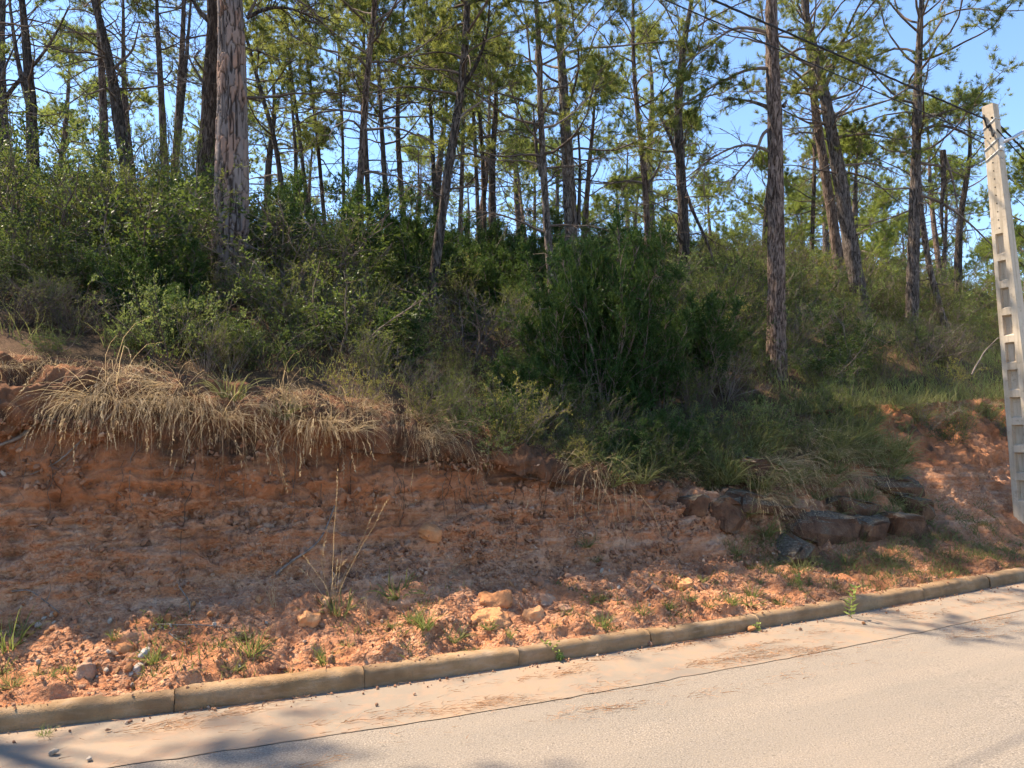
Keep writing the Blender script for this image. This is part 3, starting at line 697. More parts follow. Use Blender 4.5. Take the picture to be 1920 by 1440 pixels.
    for e in extra:                                   # limbs the photo shows singly: (pixels, thickness px)
        q = smooth_path([P(x, y, Y + (c[0] if c else 0)) for x, y, *c in e[0]], 14)
        mb = MB(); r_ = e[1] / FPX * Y * 0.5 * np.linspace(1, 0.3, 14)
        v, f = tubes(q[None], r_[None], 8); mb.add(v - base, f)
        if len(e) > 2 and e[2]:
            k = e[2]; T = rng.uniform(0.25, 1, (1, k)); pp, gg = along(q[None], T)
            dd = unit(gg[0] * 0.7 + rng.normal(size=(k, 3)) * 0.55); b = bend(pp[0], dd, rng.uniform(0.25, 0.8, k), 6, rng, 0.2, -0.02)
            v, f = tubes(b, np.repeat(np.linspace(0.008, 0.003, 6)[None], k, 0), 4); mb.add(v - base, f)
            T = rng.uniform(0.2, 1, (k, 4)); pp, gg = along(b, T); dd = unit(gg + rng.normal(size=gg.shape) * 0.5)
            b = bend(pp.reshape(-1, 3), dd.reshape(-1, 3), rng.uniform(0.12, 0.35, k * 4), 3, rng, 0.2)
            v, f = tubes(b, np.repeat(np.array([[0.004, 0.003, 0.002]]), len(b), 0), 3); mb.add(v - base, f)
            if len(e) > 3 and e[3]:
                v, f, t = needle_mesh(b, rng, tufts, per, nl, nw); nd.add(v - base, f, t)
        kid(root, mb.build('limb', M['bark'] if e[1] > 7 else M['twig'], root))
    if nd.n: kid(root, nd.build('crown', M[needle], root, smooth=False))
    return root

# --- the pines one can tell apart, left to right
pine('dark forked pine beside the left edge of the photo', [(64, 360), (58, 180), (42, 0)], 13.5, 23, 11.5, 0.62, 2.4, 14, 12, 0.4, 0.3, 1,
     extra=[([(52, 190), (34, 120), (22, 40), (14, -40)], 11, 10), ([(-12, 225), (20, 165), (60, 128), (100, 75), (128, 15)], 10, 12), ([(-5, 170), (12, 120), (40, 60)], 6, 8)])
pine('dark pine leaning left above the dense holm oak', [(238, 330), (214, 160), (178, -5)], 12.5, 25, 11, 0.6, 2.2, 14, 14, 0.4, 0.3, 2, extra=[([(212, 130), (250, 95), (262, 40)], 6, 8)])
pine('slender pine close behind the left-leaning dark trunk', [(198, 340), (192, 150), (184, 0)], 15.5, 17, 12, 0.6, 2.0, 12, 12, 0.4, 0.32, 3, 'bark_warm')
pine('slim sunlit pine between leaning pine and plated pine', [(312, 400), (303, 180), (292, 0)], 15, 15, 12, 0.58, 2.0, 12, 14, 0.4, 0.3, 4, 'bark_warm')
pine('pine with paired stems left of the plated pine', [(322, 400), (338, 170), (346, 0)], 16, 15, 12.5, 0.58, 2.2, 14, 14, 0.4, 0.3, 5, 'bark_warm', extra=[([(330, 300), (346, 150), (360, -20)], 12, 8)])
pine('stout pine leaning in behind the thick plated trunk', [(380, 470), (390, 240), (402, 60), (396, -30)], 11.5, 37, 11.5, 0.66, 2.4, 14, 8, 0.35, 0.4, 6, 'bark_warm', extra=[([(396, 42), (374, 22), (356, -8)], 13, 6), ([(384, 160), (360, 120), (345, 90)], 6, 10)])
pine('thickest pine with plated pinkish grey bark above the turf', [(428, 590), (436, 300), (434, 0)], 8.8, 62, 12.5, 0.74, 2.2, 11, 5, 0.55, 0.46, 7, 'bark_warm', True, extra=[([(462, 34), (500, 14), (545, 14), (600, 40)], 8, 12), ([(466, 28), (480, 0), (492, -30)], 7, 8)])
pine('gnarled many-stemmed pine right of the plated trunk', [(530, 400), (528, 310), (508, 225), (490, 180)], 19, 11, 11.5, 0.42, 2.4, 20, 10, 1.0, 0.25, 8, extra=[([(552, 400), (556, 300), (546, 180), (540, 100)], 9, 10)])
pine('thin pine leaning left with gnarled pine beside it', [(577, 400), (566, 290), (553, 180)], 20, 8, 11.5, 0.45, 2.0, 18, 8, 1.0, 0.28, 9)
pine('thin straight pine between gnarled and pale leaning pines', [(607, 400), (598, 290), (589, 190)], 20, 8, 12, 0.45, 2.2, 18, 8, 1.0, 0.28, 10, 'bark_warm')
pine('thin pine in the gap before the pale leaning trunk', [(645, 450), (644, 300), (640, 180)], 18, 7, 11, 0.45, 2.2, 18, 8, 1.0, 0.28, 11)
pine('pale grey slim pine leaning right', [(667, 520), (678, 280), (690, 120), (704, -10)], 10.8, 15, 11, 0.62, 2.2, 16, 8, 0.9, 0.32, 12, 'bark_warm')
pine('dark slim pine just right of the pale leaning trunk', [(694, 440), (686, 280), (681, 130)], 16, 10, 11, 0.46, 2.5, 22, 8, 1.1, 0.28, 13)
pine('slim pine crowned with dense dark needles', [(727, 420), (717, 270), (710, 120)], 16, 11, 11.5, 0.48, 2.6, 24, 8, 1.15, 0.28, 14)
pine('short-trunked pine behind the dark junipers', [(756, 400), (749, 320), (742, 220)], 19, 11, 11, 0.42, 2.3, 20, 8, 1.0, 0.28, 15, 'bark_warm')
pine('thin upright pine with snags behind the curving trunk', [(817, 400), (810, 250), (803, 150)], 18, 9, 10, 0.5, 1.8, 14, 12, 0.8, 0.22, 16)
pine('curving pine that sways right and forks high', [(805, 580), (826, 420), (850, 250), (872, 140), (880, 60), (872, -20)], 11, 19, 10.5, 0.6, 2.3, 18, 8, 0.9, 0.35, 17, extra=[([(866, 165), (895, 120), (915, 60), (918, 0)], 9, 10, 1), ([(852, 225), (888, 200), (935, 170)], 5, 8), ([(838, 300), (865, 285), (905, 290), (935, 330), (955, 395)], 4, 8)])
pine('slim pine right of the curving trunk', [(863, 430), (867, 300), (870, 200)], 18, 9, 11, 0.46, 2.1, 18, 8, 1.0, 0.28, 18, 'bark_warm')
pine('slim pine in a close pair in the middle distance', [(896, 400), (893, 320), (890, 240)], 21, 8, 12, 0.42, 2.2, 18, 8, 1.0, 0.28, 19)
pine('paler pine of the close pair in the middle distance', [(908, 400), (906, 320), (903, 240)], 22, 9, 12, 0.42, 2.2, 18, 8, 1.0, 0.28, 20, 'bark_warm')
pine('slim dark pine in front of the big dark pine', [(1031, 500), (1022, 380), (1012, 180), (1006, -5)], 12, 15, 11, 0.52, 2.4, 20, 8, 0.9, 0.3, 21, extra=[([(1014, 330), (1004, 270), (1000, 200)], 9, 8)])
pine('big dark rugged pine behind the large juniper', [(1072, 470), (1064, 280), (1052, 110), (1046, 0)], 14.5, 26, 12, 0.52, 2.6, 21, 12, 0.95, 0.3, 22, extra=[([(1085, 420), (1088, 300), (1080, 200)], 8, 10)])
pine('pale pine with a bare sideways limb', [(1216, 520), (1214, 420), (1211, 340), (1204, 280)], 17, 12, 10.5, 0.45, 2.0, 15, 10, 0.6, 0.25, 23, 'bark_warm', extra=[([(1214, 345), (1180, 338), (1140, 345), (1105, 343)], 5, 10), ([(1215, 350), (1232, 320), (1243, 290)], 6, 6)])
pine('dark pine forking wide beside the pale pine', [(1285, 545), (1282, 400), (1274, 290), (1268, 190)], 15, 20, 11, 0.5, 2.2, 13, 12, 0.45, 0.28, 24, extra=[([(1276, 310), (1258, 260), (1236, 215)], 10, 10, 1), ([(1282, 350), (1300, 400), (1330, 460), (1350, 540)], 8, 4)])
pine('tall straight pine standing alone beside the grassy slope', [(1455, 735), (1456, 500), (1455, 280), (1444, -5)], 11, 33, 10.5, 0.62, 2.0, 6, 4, 0.4, 0.4, 25, 'bark_warm',
     extra=[([(1443, 62), (1400, 50), (1368, 52), (1330, 88), (1283, 118)], 7, 14, 1), ([(1443, 128), (1405, 126), (1350, 155), (1300, 182), (1262, 215)], 7, 14, 1), ([(1443, 202), (1410, 190), (1362, 184)], 8, 5), ([(1444, 285), (1420, 272), (1385, 270), (1335, 295), (1285, 335)], 6, 14),
            ([(1446, 240), (1430, 245), (1420, 285), (1395, 310), (1370, 340)], 7, 10), ([(1468, 200), (1476, 188)], 9, 0), ([(1466, 110), (1500, 90), (1540, 95)], 6, 10, 1)])
pine('nearer trunk of two pines leaning left together', [(1616, 590), (1590, 430), (1560, 250), (1546, 170), (1524, 80)], 16, 28, 11, 0.55, 2.6, 20, 10, 0.7, 0.28, 26,
     extra=[([(1552, 195), (1520, 160), (1485, 130)], 11, 10, 1), ([(1548, 160), (1570, 110), (1590, 50), (1615, 0)], 10, 10, 1), ([(1570, 258), (1620, 250), (1690, 262)], 6, 12, 1), ([(1580, 310), (1640, 305), (1690, 330)], 5, 10)])
pine('farther trunk of two pines leaning left together', [(1581, 590), (1565, 420), (1540, 290), (1528, 200)], 18, 20, 11.5, 0.5, 2.4, 18, 14, 0.7, 0.28, 27, 'bark_warm', extra=[([(1535, 250), (1500, 248), (1470, 255)], 5, 10)])
pine('straight dark pine with a broken branch, near the concrete pole', [(1709, 625), (1715, 400), (1720, 180), (1726, -5)], 16, 22, 10.5, 0.56, 2.9, 26, 10, 0.95, 0.3, 28,
     extra=[([(1725, 235), (1745, 218), (1770, 212)], 8, 6), ([(1725, 250), (1750, 232), (1790, 240), (1845, 270)], 7, 12), ([(1724, 305), (1765, 312), (1810, 332)], 6, 8), ([(1768, 282), (1770, 340), (1764, 400), (1770, 460)], 11, 14), ([(1772, 290), (1790, 350), (1800, 430)], 5, 10), ([(1724, 365), (1770, 380), (1820, 420), (1870, 470)], 6, 12)])
pine('small leaning pine at the foot of the sunny scrub', [(1772, 610), (1752, 545), (1738, 480), (1730, 430)], 17, 12, 5.5, 0.45, 1.4, 8, 14, 0.35, 0.2, 29)
pine('thin far pine seen between the tall and leaning pines', [(1521, 560), (1523, 500), (1522, 430)], 24, 8, 10, 0.45, 2.2, 18, 8, 1.0, 0.25, 30, 'bark_warm')
pine('pine behind the left edge casting shade on the gutter', None, 9, 34, 8.6, 0.5, 2.2, 16, 6, 0.8, 0.3, 31, world=(-8.0, 6.7, 0))
pine('dark pine base cut by the left edge of the photo', [(4, 470), (-2, 360), (-14, 200)], 10, 24, 10, 0.6, 2.2, 14, 6, 0.7, 0.4, 32)

# --- trees farther back: five kinds of growth, each tree a copy with its own place, turn and size
protos = []
for k in range(5):
    protos.append(pine('tmp', None, 20, [20, 16, 22, 14, 18][k], [8.5, 8, 9, 6.5, 5.5][k], [0.46, 0.5, 0.48, 0.14, 0.08][k], [2.3, 2.1, 2.4, 2.1, 2.2][k], [22, 22, 22, 30, 30][k], 6, 1.0, 0.18, 60 + k, ['bark', 'bark_warm'][k % 2], needle='needle_far', tufts=5, per=10, nl=0.12, nw=0.0112, world=(-2.0 + k * 1.2, 60.0, 0), n2=8))
far = []
rf = np.random.RandomState(21)
tries = 0
while len(far) < 84 and tries < 6000:
    tries += 1
    Yd = rf.uniform(20, 52); X = rf.uniform(-0.78, 0.80) * Yd
    px = 960 + X / Yd * FPX
    if px < 480 and rf.uniform() < 0.5: continue
    if px < 1080 and rf.uniform() < 0.45: continue
    if all((X - a) ** 2 + (Yd - b) ** 2 > 2.3 ** 2 for a, b in far): far.append((X, Yd))
FAR_PX = []
far.sort(key=lambda q: q[0] / q[1])
used = set()
for i, (X, Yd) in enumerate(far):
    px = 960 + X / Yd * FPX
    k = rf.choice([0, 1, 2, 3, 4], p=[.26, .26, .26, .12, .10]) if px < 1080 else rf.choice([0, 1, 2, 3, 4], p=[.08, .08, .08, .38, .38])
    z = float(ground(X, Yd)[0])
    if k not in used: o = protos[k]; used.add(k)
    else: o = copy_tree(protos[k])
    o.location = (X, Yd, z - 0.05); o.rotation_euler = (rf.normal(0, .03), rf.normal(0, .03), rf.uniform(0, 6.28))
    sc = rf.uniform(0.75, 1.05); o.scale = (sc, sc, sc * rf.uniform(0.92, 1.08))
    FAR_PX.append((o, px, Yd, k))
    o['group'] = 'distant pines along the crest'
for k in range(5):
    if k not in used:
        for ch in KIDS[protos[k].name]: bpy.data.objects.remove(ch)
        bpy.data.objects.remove(protos[k])

# ------------------------------------------------------------------ shrubs
def shrub_parts(kind, seed):
    """stems and foliage meshes of a shrub one metre high"""
    r = np.random.RandomState(seed)
    K_ = dict(  # stems, side, twigs, leaves, leaf length, width, spread, material, twig length, rise
        oak=(13, 10, 6, 11, 0.021, 0.0135, 0.75, 'oak', 0.14, 0.3),
        bright=(11, 9, 5, 11, 0.025, 0.0150, 0.65, 'bright', 0.12, 0.35),
        broad=(12, 9, 5, 10, 0.031, 0.017, 0.7, 'oak', 0.16, 0.2),
        juniper=(18, 20, 8, 13, 0.027, 0.0090, 0.30, 'juniper', 0.10, 0.95),
        heath=(34, 6, 4, 14, 0.022, 0.0060, 0.38, 'heath', 0.10, 0.9),
        yellow=(12, 7, 4, 8, 0.022, 0.014, 0.7, 'yellow', 0.09, 0.5),
        brush=(22, 7, 4, 3, 0.02, 0.010, 0.8, 'heath', 0.16, 0.3))[kind]
    n, n2, n3, nl, ll, lw, spread, mat, tl, rise = K_
    a = r.uniform(0, 6.283, n); rad = np.sqrt(r.uniform(0, 1, n))
    st = np.stack([np.cos(a) * rad * 0.10, np.sin(a) * rad * 0.10, 0 * a - 0.04], -1)
    d = np.stack([np.cos(a) * rad * spread * 1.5, np.sin(a) * rad * spread * 1.5, np.ones(n)], -1)
    L = r.uniform(0.72, 1.08, n) * (1.0 + 0.15 * rad)
    stem = bend(st, d, L, 7, r, 0.16, 0.03 * rise)
    T = r.uniform(0.04 if kind == 'juniper' else 0.16, 1.0, (n, n2)); p, g = along(stem, T)
    d2 = unit(g * (0.45 + 0.5 * rise) + r.normal(size=g.shape) * 0.7 + np.array([0, 0, 0.35 * rise]))
    b2 = bend(p.reshape(-1, 3), d2.reshape(-1, 3), (r.uniform(0.16, 0.34, (n, n2)) * (1.2 - (0.95 if kind == 'juniper' else 0.6) * T)).ravel(), 4, r, 0.2, 0.05)
    T = r.uniform(0.25, 1, (len(b2), n3)); p, g = along(b2, T)
    d3 = unit(g * (0.5 + 0.4 * rise) + r.normal(size=g.shape) * 0.65 + np.array([0, 0, 0.3 * rise]))
    b3 = bend(p.reshape(-1, 3), d3.reshape(-1, 3), r.uniform(0.6, 1.3, n * n2 * n3) * tl, 3, r, 0.2)
    mb = MB()
    v, f = tubes(stem, np.linspace(0.011, 0.004, 7)[None] * r.uniform(0.6, 1.3, (n, 1)) * (0.45 if kind in ('heath', 'yellow', 'juniper') else 0.8), 4); mb.add(v, f)
    v, f = tubes(b2, np.repeat(np.linspace(0.004, 0.002, 4)[None], len(b2), 0), 3); mb.add(v, f)
    if kind == 'brush': v, f = tubes(b3, np.repeat(np.linspace(0.0025, 0.001, 3)[None], len(b3), 0), 3); mb.add(v, f)
    T = r.uniform(0.05, 1, (len(b3), nl)); p, g = along(b3, T); p = p.reshape(-1, 3); g = g.reshape(-1, 3)
    tone = np.clip(np.repeat(r.normal(0.40, 0.22, len(b3)), nl) + r.normal(0, 0.18, len(p)), 0, 1)  # random leaf tone, spread wide to imitate shaded and sunlit leaves
    fo = MB(); ln = r.uniform(0.7, 1.25, len(p)) * ll; ww = r.uniform(0.75, 1.2, len(p)) * lw
    if kind in ('juniper', 'heath'):
        dd = unit(g * 0.7 + r.normal(size=g.shape) * 0.55); v, f = needles(p, dd, ln, ww, r); fo.add(v, f, np.repeat(tone, 3))
    else:
        dd = unit(g * 0.4 + r.normal(size=g.shape) * 0.7); v, f = leaves(p, dd, ln, ww, r); fo.add(v, f, np.repeat(tone, 5))
    return mb.mesh('stems', M['twig']), fo.mesh('foliage', M[mat], False)
SHRUB = {k: [shrub_parts(k, 300 + 10 * i + j) for j in range(n)] for i, (k, n) in enumerate((('oak', 2), ('bright', 2), ('broad', 2), ('juniper', 3), ('heath', 3), ('yellow', 2), ('brush', 2)))}
rs = np.random.RandomState(77)
def shrub(kind, name, label, cat, loc, h, w, group=None, var=None, tilt=(0, 0)):
    a, b = SHRUB[kind][rs.randint(len(SHRUB[kind])) if var is None else var]
    root = empty(name, loc); tag(root, label, cat, group)
    link('stems', a, root); link('foliage', b, root)
    root.rotation_euler = (tilt[0], tilt[1], rs.uniform(0, 6.28)); root.scale = (w, w, h)
    return root
def by_px(x, y, Y=None):
    if Y is None: return hit(x, y)[0]
    p = P(x, y, Y); return np.array([p[0], p[1], drop(p[0], p[1])])
# shrubs one can point to
shrub('bright', 'holm_oak_sapling', 'sunlit pale green leafy sapling standing on the turf rim', 'shrub', by_px(312, 690, 6.1), 0.78, 0.66, var=0)
shrub('bright', 'holm_oak_sapling', 'low leafy sprig left of the sunlit sapling on the rim', 'shrub', by_px(228, 690, 6.2), 0.3, 0.34, var=1)
shrub('heath', 'rosemary_bush', 'olive upright rosemary bush beside the sunlit sapling on the rim', 'shrub', by_px(385, 720, 6.2), 0.52, 0.55, var=0)
shrub('heath', 'rosemary_bush', 'lower rosemary clump right of the olive rosemary bush', 'shrub', by_px(430, 715, 6.3), 0.3, 0.42, var=1)
shrub('yellow', 'yellow_weed', 'yellowish leafy weed among the arching dry grass', 'weed', by_px(665, 770, 6.35), 0.5, 0.45, var=0)
shrub('yellow', 'yellow_weed', 'smaller yellowish weed over the rim beside dry grass', 'weed', by_px(700, 790, 6.5), 0.26, 0.26, var=1)
shrub('yellow', 'yellow_weed', 'tall yellow-green weed clump hanging at the rim below the juniper', 'weed', by_px(975, 850, 6.75), 0.58, 0.5, var=0)
shrub('yellow', 'yellow_weed', 'spreading yellow-green weed above the rim left of the juniper', 'weed', by_px(960, 780, 7.2), 0.6, 0.6, var=1)
shrub('juniper', 'juniper_bush', 'large dark green juniper with pointed tops in mid slope', 'shrub', by_px(1125, 690, 8.8), 2.1, 1.3, var=0)
shrub('juniper', 'juniper_bush', 'dark juniper lower skirt bush left of the large juniper', 'shrub', by_px(1055, 700, 8.8), 1.35, 0.95, var=1)
shrub('juniper', 'juniper_bush', 'pointed dark juniper rising behind the large juniper at its right', 'shrub', by_px(1180, 700, 9.0), 1.85, 1.2, var=2)
shrub('juniper', 'juniper_bush', 'pointed dark juniper close behind the large juniper at its left', 'shrub', by_px(1085, 690, 9.2), 1.8, 1.1, var=2)
shrub('juniper', 'juniper_bush', 'dark rounded juniper between large juniper and lone pine', 'shrub', by_px(1240, 700, 9.3), 1.35, 1.1, var=0)
shrub('juniper', 'juniper_bush', 'dark juniper just left of the lone tall pine', 'shrub', by_px(1325, 690, 10.0), 1.2, 1.1, var=1)
shrub('juniper', 'juniper_bush', 'dark juniper between pale leaning pine and curving pine', 'shrub', by_px(745, 590, 11.5), 1.7, 1.5, var=1)
shrub('juniper', 'juniper_bush', 'slim dark juniper right behind the curving pine', 'shrub', by_px(795, 560, 13), 1.6, 1.2, var=2)
shrub('juniper', 'juniper_bush', 'small dark juniper at the foot of the slim dark pine', 'shrub', by_px(1005, 540, 13.5), 1.3, 1.0, var=0)
shrub('broad', 'holm_oak_bush', 'tall dense dark glossy holm oak under the left-leaning pine', 'shrub', by_px(215, 500, 10.2), 1.9, 1.6, var=0)
shrub('broad', 'holm_oak_bush', 'dense dark bush beside the tall glossy holm oak', 'shrub', by_px(160, 500, 10.8), 1.5, 1.5, var=1)
shrub('heath', 'tree_heath', 'tall pale feathery heath in front of the paired stems', 'shrub', by_px(312, 480, 11.5), 2.1, 1.1, var=2)
shrub('heath', 'tree_heath', 'narrow pale feathery heath beside the stout leaning pine', 'shrub', by_px(338, 500, 11), 1.8, 0.9, var=1)
shrub('bright', 'leafy_shrub', 'pale leafy shrub climbing round the foot of the plated pine', 'shrub', by_px(478, 560, 9.2), 1.35, 1.0, var=0)
shrub('bright', 'leafy_shrub', 'sunlit leafy shrub right of the plated pine', 'shrub', by_px(540, 560, 9.8), 1.3, 1.3, var=1)
shrub('broad', 'viburnum_bush', 'broad-leaved dark green bush on the slope below the leaning pines', 'shrub', by_px(1600, 650, 12.2), 1.15, 1.25, var=1)
shrub('broad', 'viburnum_bush', 'green leafy bush right of the lone tall pine', 'shrub', by_px(1545, 700, 11.2), 0.8, 1.0, var=0)
shrub('brush', 'dry_brush', 'bare pinkish dry bush on the sunny slope near the pole', 'shrub', by_px(1725, 650, 13.0), 0.85, 1.0, var=0)
shrub('brush', 'dry_brush', 'second dry bush in sunny grass, closer to the pole', 'shrub', by_px(1775, 650, 13.4), 0.75, 0.9, var=1)
for k_, px_, py_, Y_, h_, lb_ in (('brush', 28, 622, 6.2, 0.5, 'bare twiggy bush on the slumped turf at the left edge'), ('heath', 92, 632, 6.4, 0.42, 'low heath tuft on the slumped turf right of the twiggy bush'), ('brush', 140, 640, 6.3, 0.4, 'small twiggy bush on the slumped turf left of the sapling'),
                         ('heath', 45, 600, 7.0, 0.6, 'grey-green heath behind the twiggy bush at the left edge'), ('oak', 115, 600, 7.0, 0.65, 'low dark oak bush behind the slumped turf'), ('oak', 8, 600, 6.9, 0.6, 'dark oak bush cut by the left edge above the slump')):
    shrub(k_, 'low_bush', lb_, 'shrub', by_px(px_, py_, Y_), h_, h_ * 1.2)
# shrubs of the thicket, told apart by kind, height and place
THICK = {
    'oak': ('holm_oak_shrub', 'small-leaved dark oak shrub in the thicket behind the rim', 'oak shrubs in the thicket'),
    'broad': ('leafy_dark_shrub', 'glossy broad-leaved dark shrub in the thicket', 'broad-leaved shrubs in the thicket'),
    'bright': ('pale_leafy_shrub', 'pale green leafy shrub in the thicket', 'pale leafy shrubs in the thicket'),
    'juniper': ('juniper_shrub', 'dark needle-leaved juniper shrub in the thicket', 'junipers in the thicket'),
    'heath': ('heath_shrub', 'olive feathery heath shrub in the thicket', 'heath shrubs in the thicket'),
    'brush': ('twiggy_shrub', 'half-bare twiggy shrub in the thicket', 'twiggy shrubs in the thicket'),
    'yellow': ('yellowing_plant', 'low yellowing plant on the slope', 'yellowing plants on the slope')}
def zone(px):
    for lim, t in ((170, 'near the left edge'), (400, 'left of the plated pine'), (560, 'right of the plated pine'), (670, 'left of the pale leaning pine'), (800, 'left of the curving pine'), (1000, 'right of the curving pine'), (1200, 'behind the large juniper'), (1390, 'left of the lone pine'), (1530, 'beside the lone pine'), (1640, 'below the leaning pines'), (1760, 'near the broken-branched pine')):
        if px < lim: return t
    return 'near the concrete pole'
def tier(e): return 'by the rim' if e < 1.2 else 'low on slope' if e < 4 else 'mid slope' if e < 9 else 'up on crest'
SHORT = dict(oak='small-leaved oak shrub', broad='glossy broad-leaved shrub', bright='pale leafy shrub', juniper='dark juniper shrub', heath='feathery heath shrub', brush='half-bare twiggy shrub', yellow='low yellowing plant')
rt = np.random.RandomState(99)
d0 = 1.85; nsh = 0
while d0 < 21:
    sp = 0.33 + 0.072 * d0
    for s0 in np.arange(-12, 34, sp):
        s1 = s0 + rt.uniform(-.4, .4) * sp; d1 = d0 + rt.uniform(-.4, .4) * sp
        x, y = [float(v[0]) for v in sd_xy(np.array([s1]), np.array([d1]))]
        if abs(x / y) > 0.74: continue
        px = 960 + x / y * FPX
        if d1 < 2.0 and (s1 < 2.8 or s1 > 9.3): continue
        x0 = float(noise(np.array([[x * .35, y * .35, 3.0]]))[0])
        e = max(d1 - 2.2, 0)
        if px < 720:
            h = np.interp(e, [0, 0.8, 2.2, 6, 16], [0.42, 0.7, 1.15, 1.7, 2.0]); pr = dict(oak=4, broad=2.5, bright=1.8, heath=2.2, juniper=2.6, brush=1.2)
            if px < 150 and e < 0.9: h *= 0.6; pr = dict(heath=2, brush=3, oak=2)
        elif px < 1380:
            h = np.interp(e, [0, 0.8, 2.2, 6, 16], [0.42, 0.55, 0.85, 1.25, 1.8]); pr = dict(oak=3, juniper=3, heath=2.5, bright=2, brush=0.8, yellow=0.9)
        else:
            h = np.interp(e, [0, 1.5, 3, 8, 16], [0.36, 0.5, 0.8, 1.3, 1.9]); pr = dict(heath=5, bright=4.5, oak=1.2, brush=1.0, yellow=2.4, juniper=0.5)
            if e < 3.5 and s1 > 9 and rt.uniform() < 0.4: continue
        if rt.uniform() < 0.10 + 0.12 * (x0 > 0.3): continue
        ks = list(pr); w = np.array([pr[k] for k in ks]); k = ks[rt.choice(len(ks), p=w / w.sum())]
        h *= rt.uniform(0.55, 1.4)
        if 1395 < px < 1500 and 3 < y < 10.6: h *= 0.45
        if 385 < px < 480 and y < 8.9: h = min(h, 0.5)
        if (640 < px < 700 or 785 < px < 850) and y < 11: h *= 0.6
        if e > 4 and px < 720: h *= 0.64
        if e > 4 and 720 <= px < 1380: h *= 0.7
        z = drop(x, y)
        nm, lb, gr = THICK[k]
        lb = ('tall ' if h > 1.25 else 'low ' if h < 0.45 and k != 'yellow' else '') + SHORT[k] + ' ' + tier(e) + ', ' + zone(px)
        shrub(k, nm, lb, 'shrub', (x, y, z - 0.03), h, h * rt.uniform(0.85, 1.35), gr)
        nsh += 1
    d0 += sp
print('thicket shrubs', nsh)

# ------------------------------------------------------------------ grasses
def tussock(seed, n, ln, lean=0.0, droop=0.16, up=1.0, w=0.0028, spread=0.05, mat='dry', heads=0):
    r = np.random.RandomState(seed); a = r.uniform(0, 6.283, n); q = np.sqrt(r.uniform(0, 1, n)) * spread
    st = np.stack([np.cos(a) * q, np.sin(a) * q, 0 * a - 0.02], -1)
    d = np.stack([np.cos(a) * 0.55 + lean, np.sin(a) * 0.55, np.full(n, up)], -1) + r.normal(size=(n, 3)) * 0.30
    L = r.uniform(0.3, 1.15, n) * ln; K = 8
    pts = [st]; d = unit(d); stp = (L / (K - 1))[:, None]
    for k in range(K - 1):
        pts.append(pts[-1] + d * stp); d = unit(d + r.normal(size=(n, 3)) * 0.13 + np.array([0, 0, -droop * (0.6 + 0.25 * k)]))
    Pt = np.stack(pts, 1); W = np.repeat((np.array([1, 1, 1, .95, .85, .7, .45, .08]) * w)[None], n, 0) * r.uniform(0.6, 1.25, (n, 1))
    side = unit(np.cross(Pt[:, 3] - Pt[:, 0], r.normal(size=(n, 3))))
    v, f = ribbons(Pt, W, side); mb = MB(); mb.add(v, f, np.repeat(np.clip(r.normal(0.5, 0.27, n), 0, 1), K * 2))
    if heads:
        tip, g = along(Pt[:heads], np.linspace(0.78, 1.0, 9)[None].repeat(heads, 0)); m = heads * 9
        v, f = needles(tip.reshape(-1, 3), unit(g.reshape(-1, 3) + r.normal(size=(m, 3)) * 0.35), np.full(m, 0.024), np.full(m, 0.007), r); mb.add(v, f, 0.8)
    return mb.mesh('blades', M[mat], False)
TUS = {
    'hang': [tussock(500 + i, 90, 0.36 + 0.11 * i, 0.95, 0.34, 0.05 + 0.06 * i, 0.0012, 0.10, 'dry', 14) for i in range(5)],
    'curl': [tussock(510 + i, 90, 0.22 + 0.05 * i, 0.5, 0.30, 0.25 + 0.12 * i, 0.0012, 0.14, 'dry', 8) for i in range(4)],
    'mixed': [tussock(520 + i, 90, 0.40, 0.15, 0.14, 1.0, 0.0030, 0.07, 'dim_grass', 8) for i in range(4)],
    'green': [tussock(530 + i, 60, 0.20, 0.0, 0.06, 1.1, 0.0030, 0.035, 'green_grass') for i in range(4)],
    'stalk': [tussock(540 + i, 12, 0.85, 0.05, 0.02, 2.6, 0.0024, 0.03, 'dry', 8) for i in range(3)],
    'low': [tussock(550 + i, 55, 0.13, 0.0, 0.12, 0.8, 0.0034, 0.04, 'dim_grass') for i in range(3)],
}
def grass(kind, label, loc, sc=1.0, az=None, name='grass_tuft', group=None, var=None, z=1.0, cat='grass tuft'):
    me = TUS[kind][rs.randint(len(TUS[kind])) if var is None else var]
    o = link(name, me, None, loc); o.scale = (sc, sc, sc * z)
    o.rotation_euler = (0, 0, rs.uniform(0, 6.28) if az is None else az); tag(o, label, cat, group); return o
def out_az(s): mx, my = mdir(np.array([float(s)])); return math.atan2(-float(my[0]), -float(mx[0]))
rg = np.random.RandomState(31)
rimU = int(NU * 0.865)
BV = bank_v.reshape(len(s_ax), NU, 3)
def bank_at(s, u): return BV[int(np.argmin(np.abs(s_ax - s))), int(np.clip(u, 0, 1) * (NU - 1))]
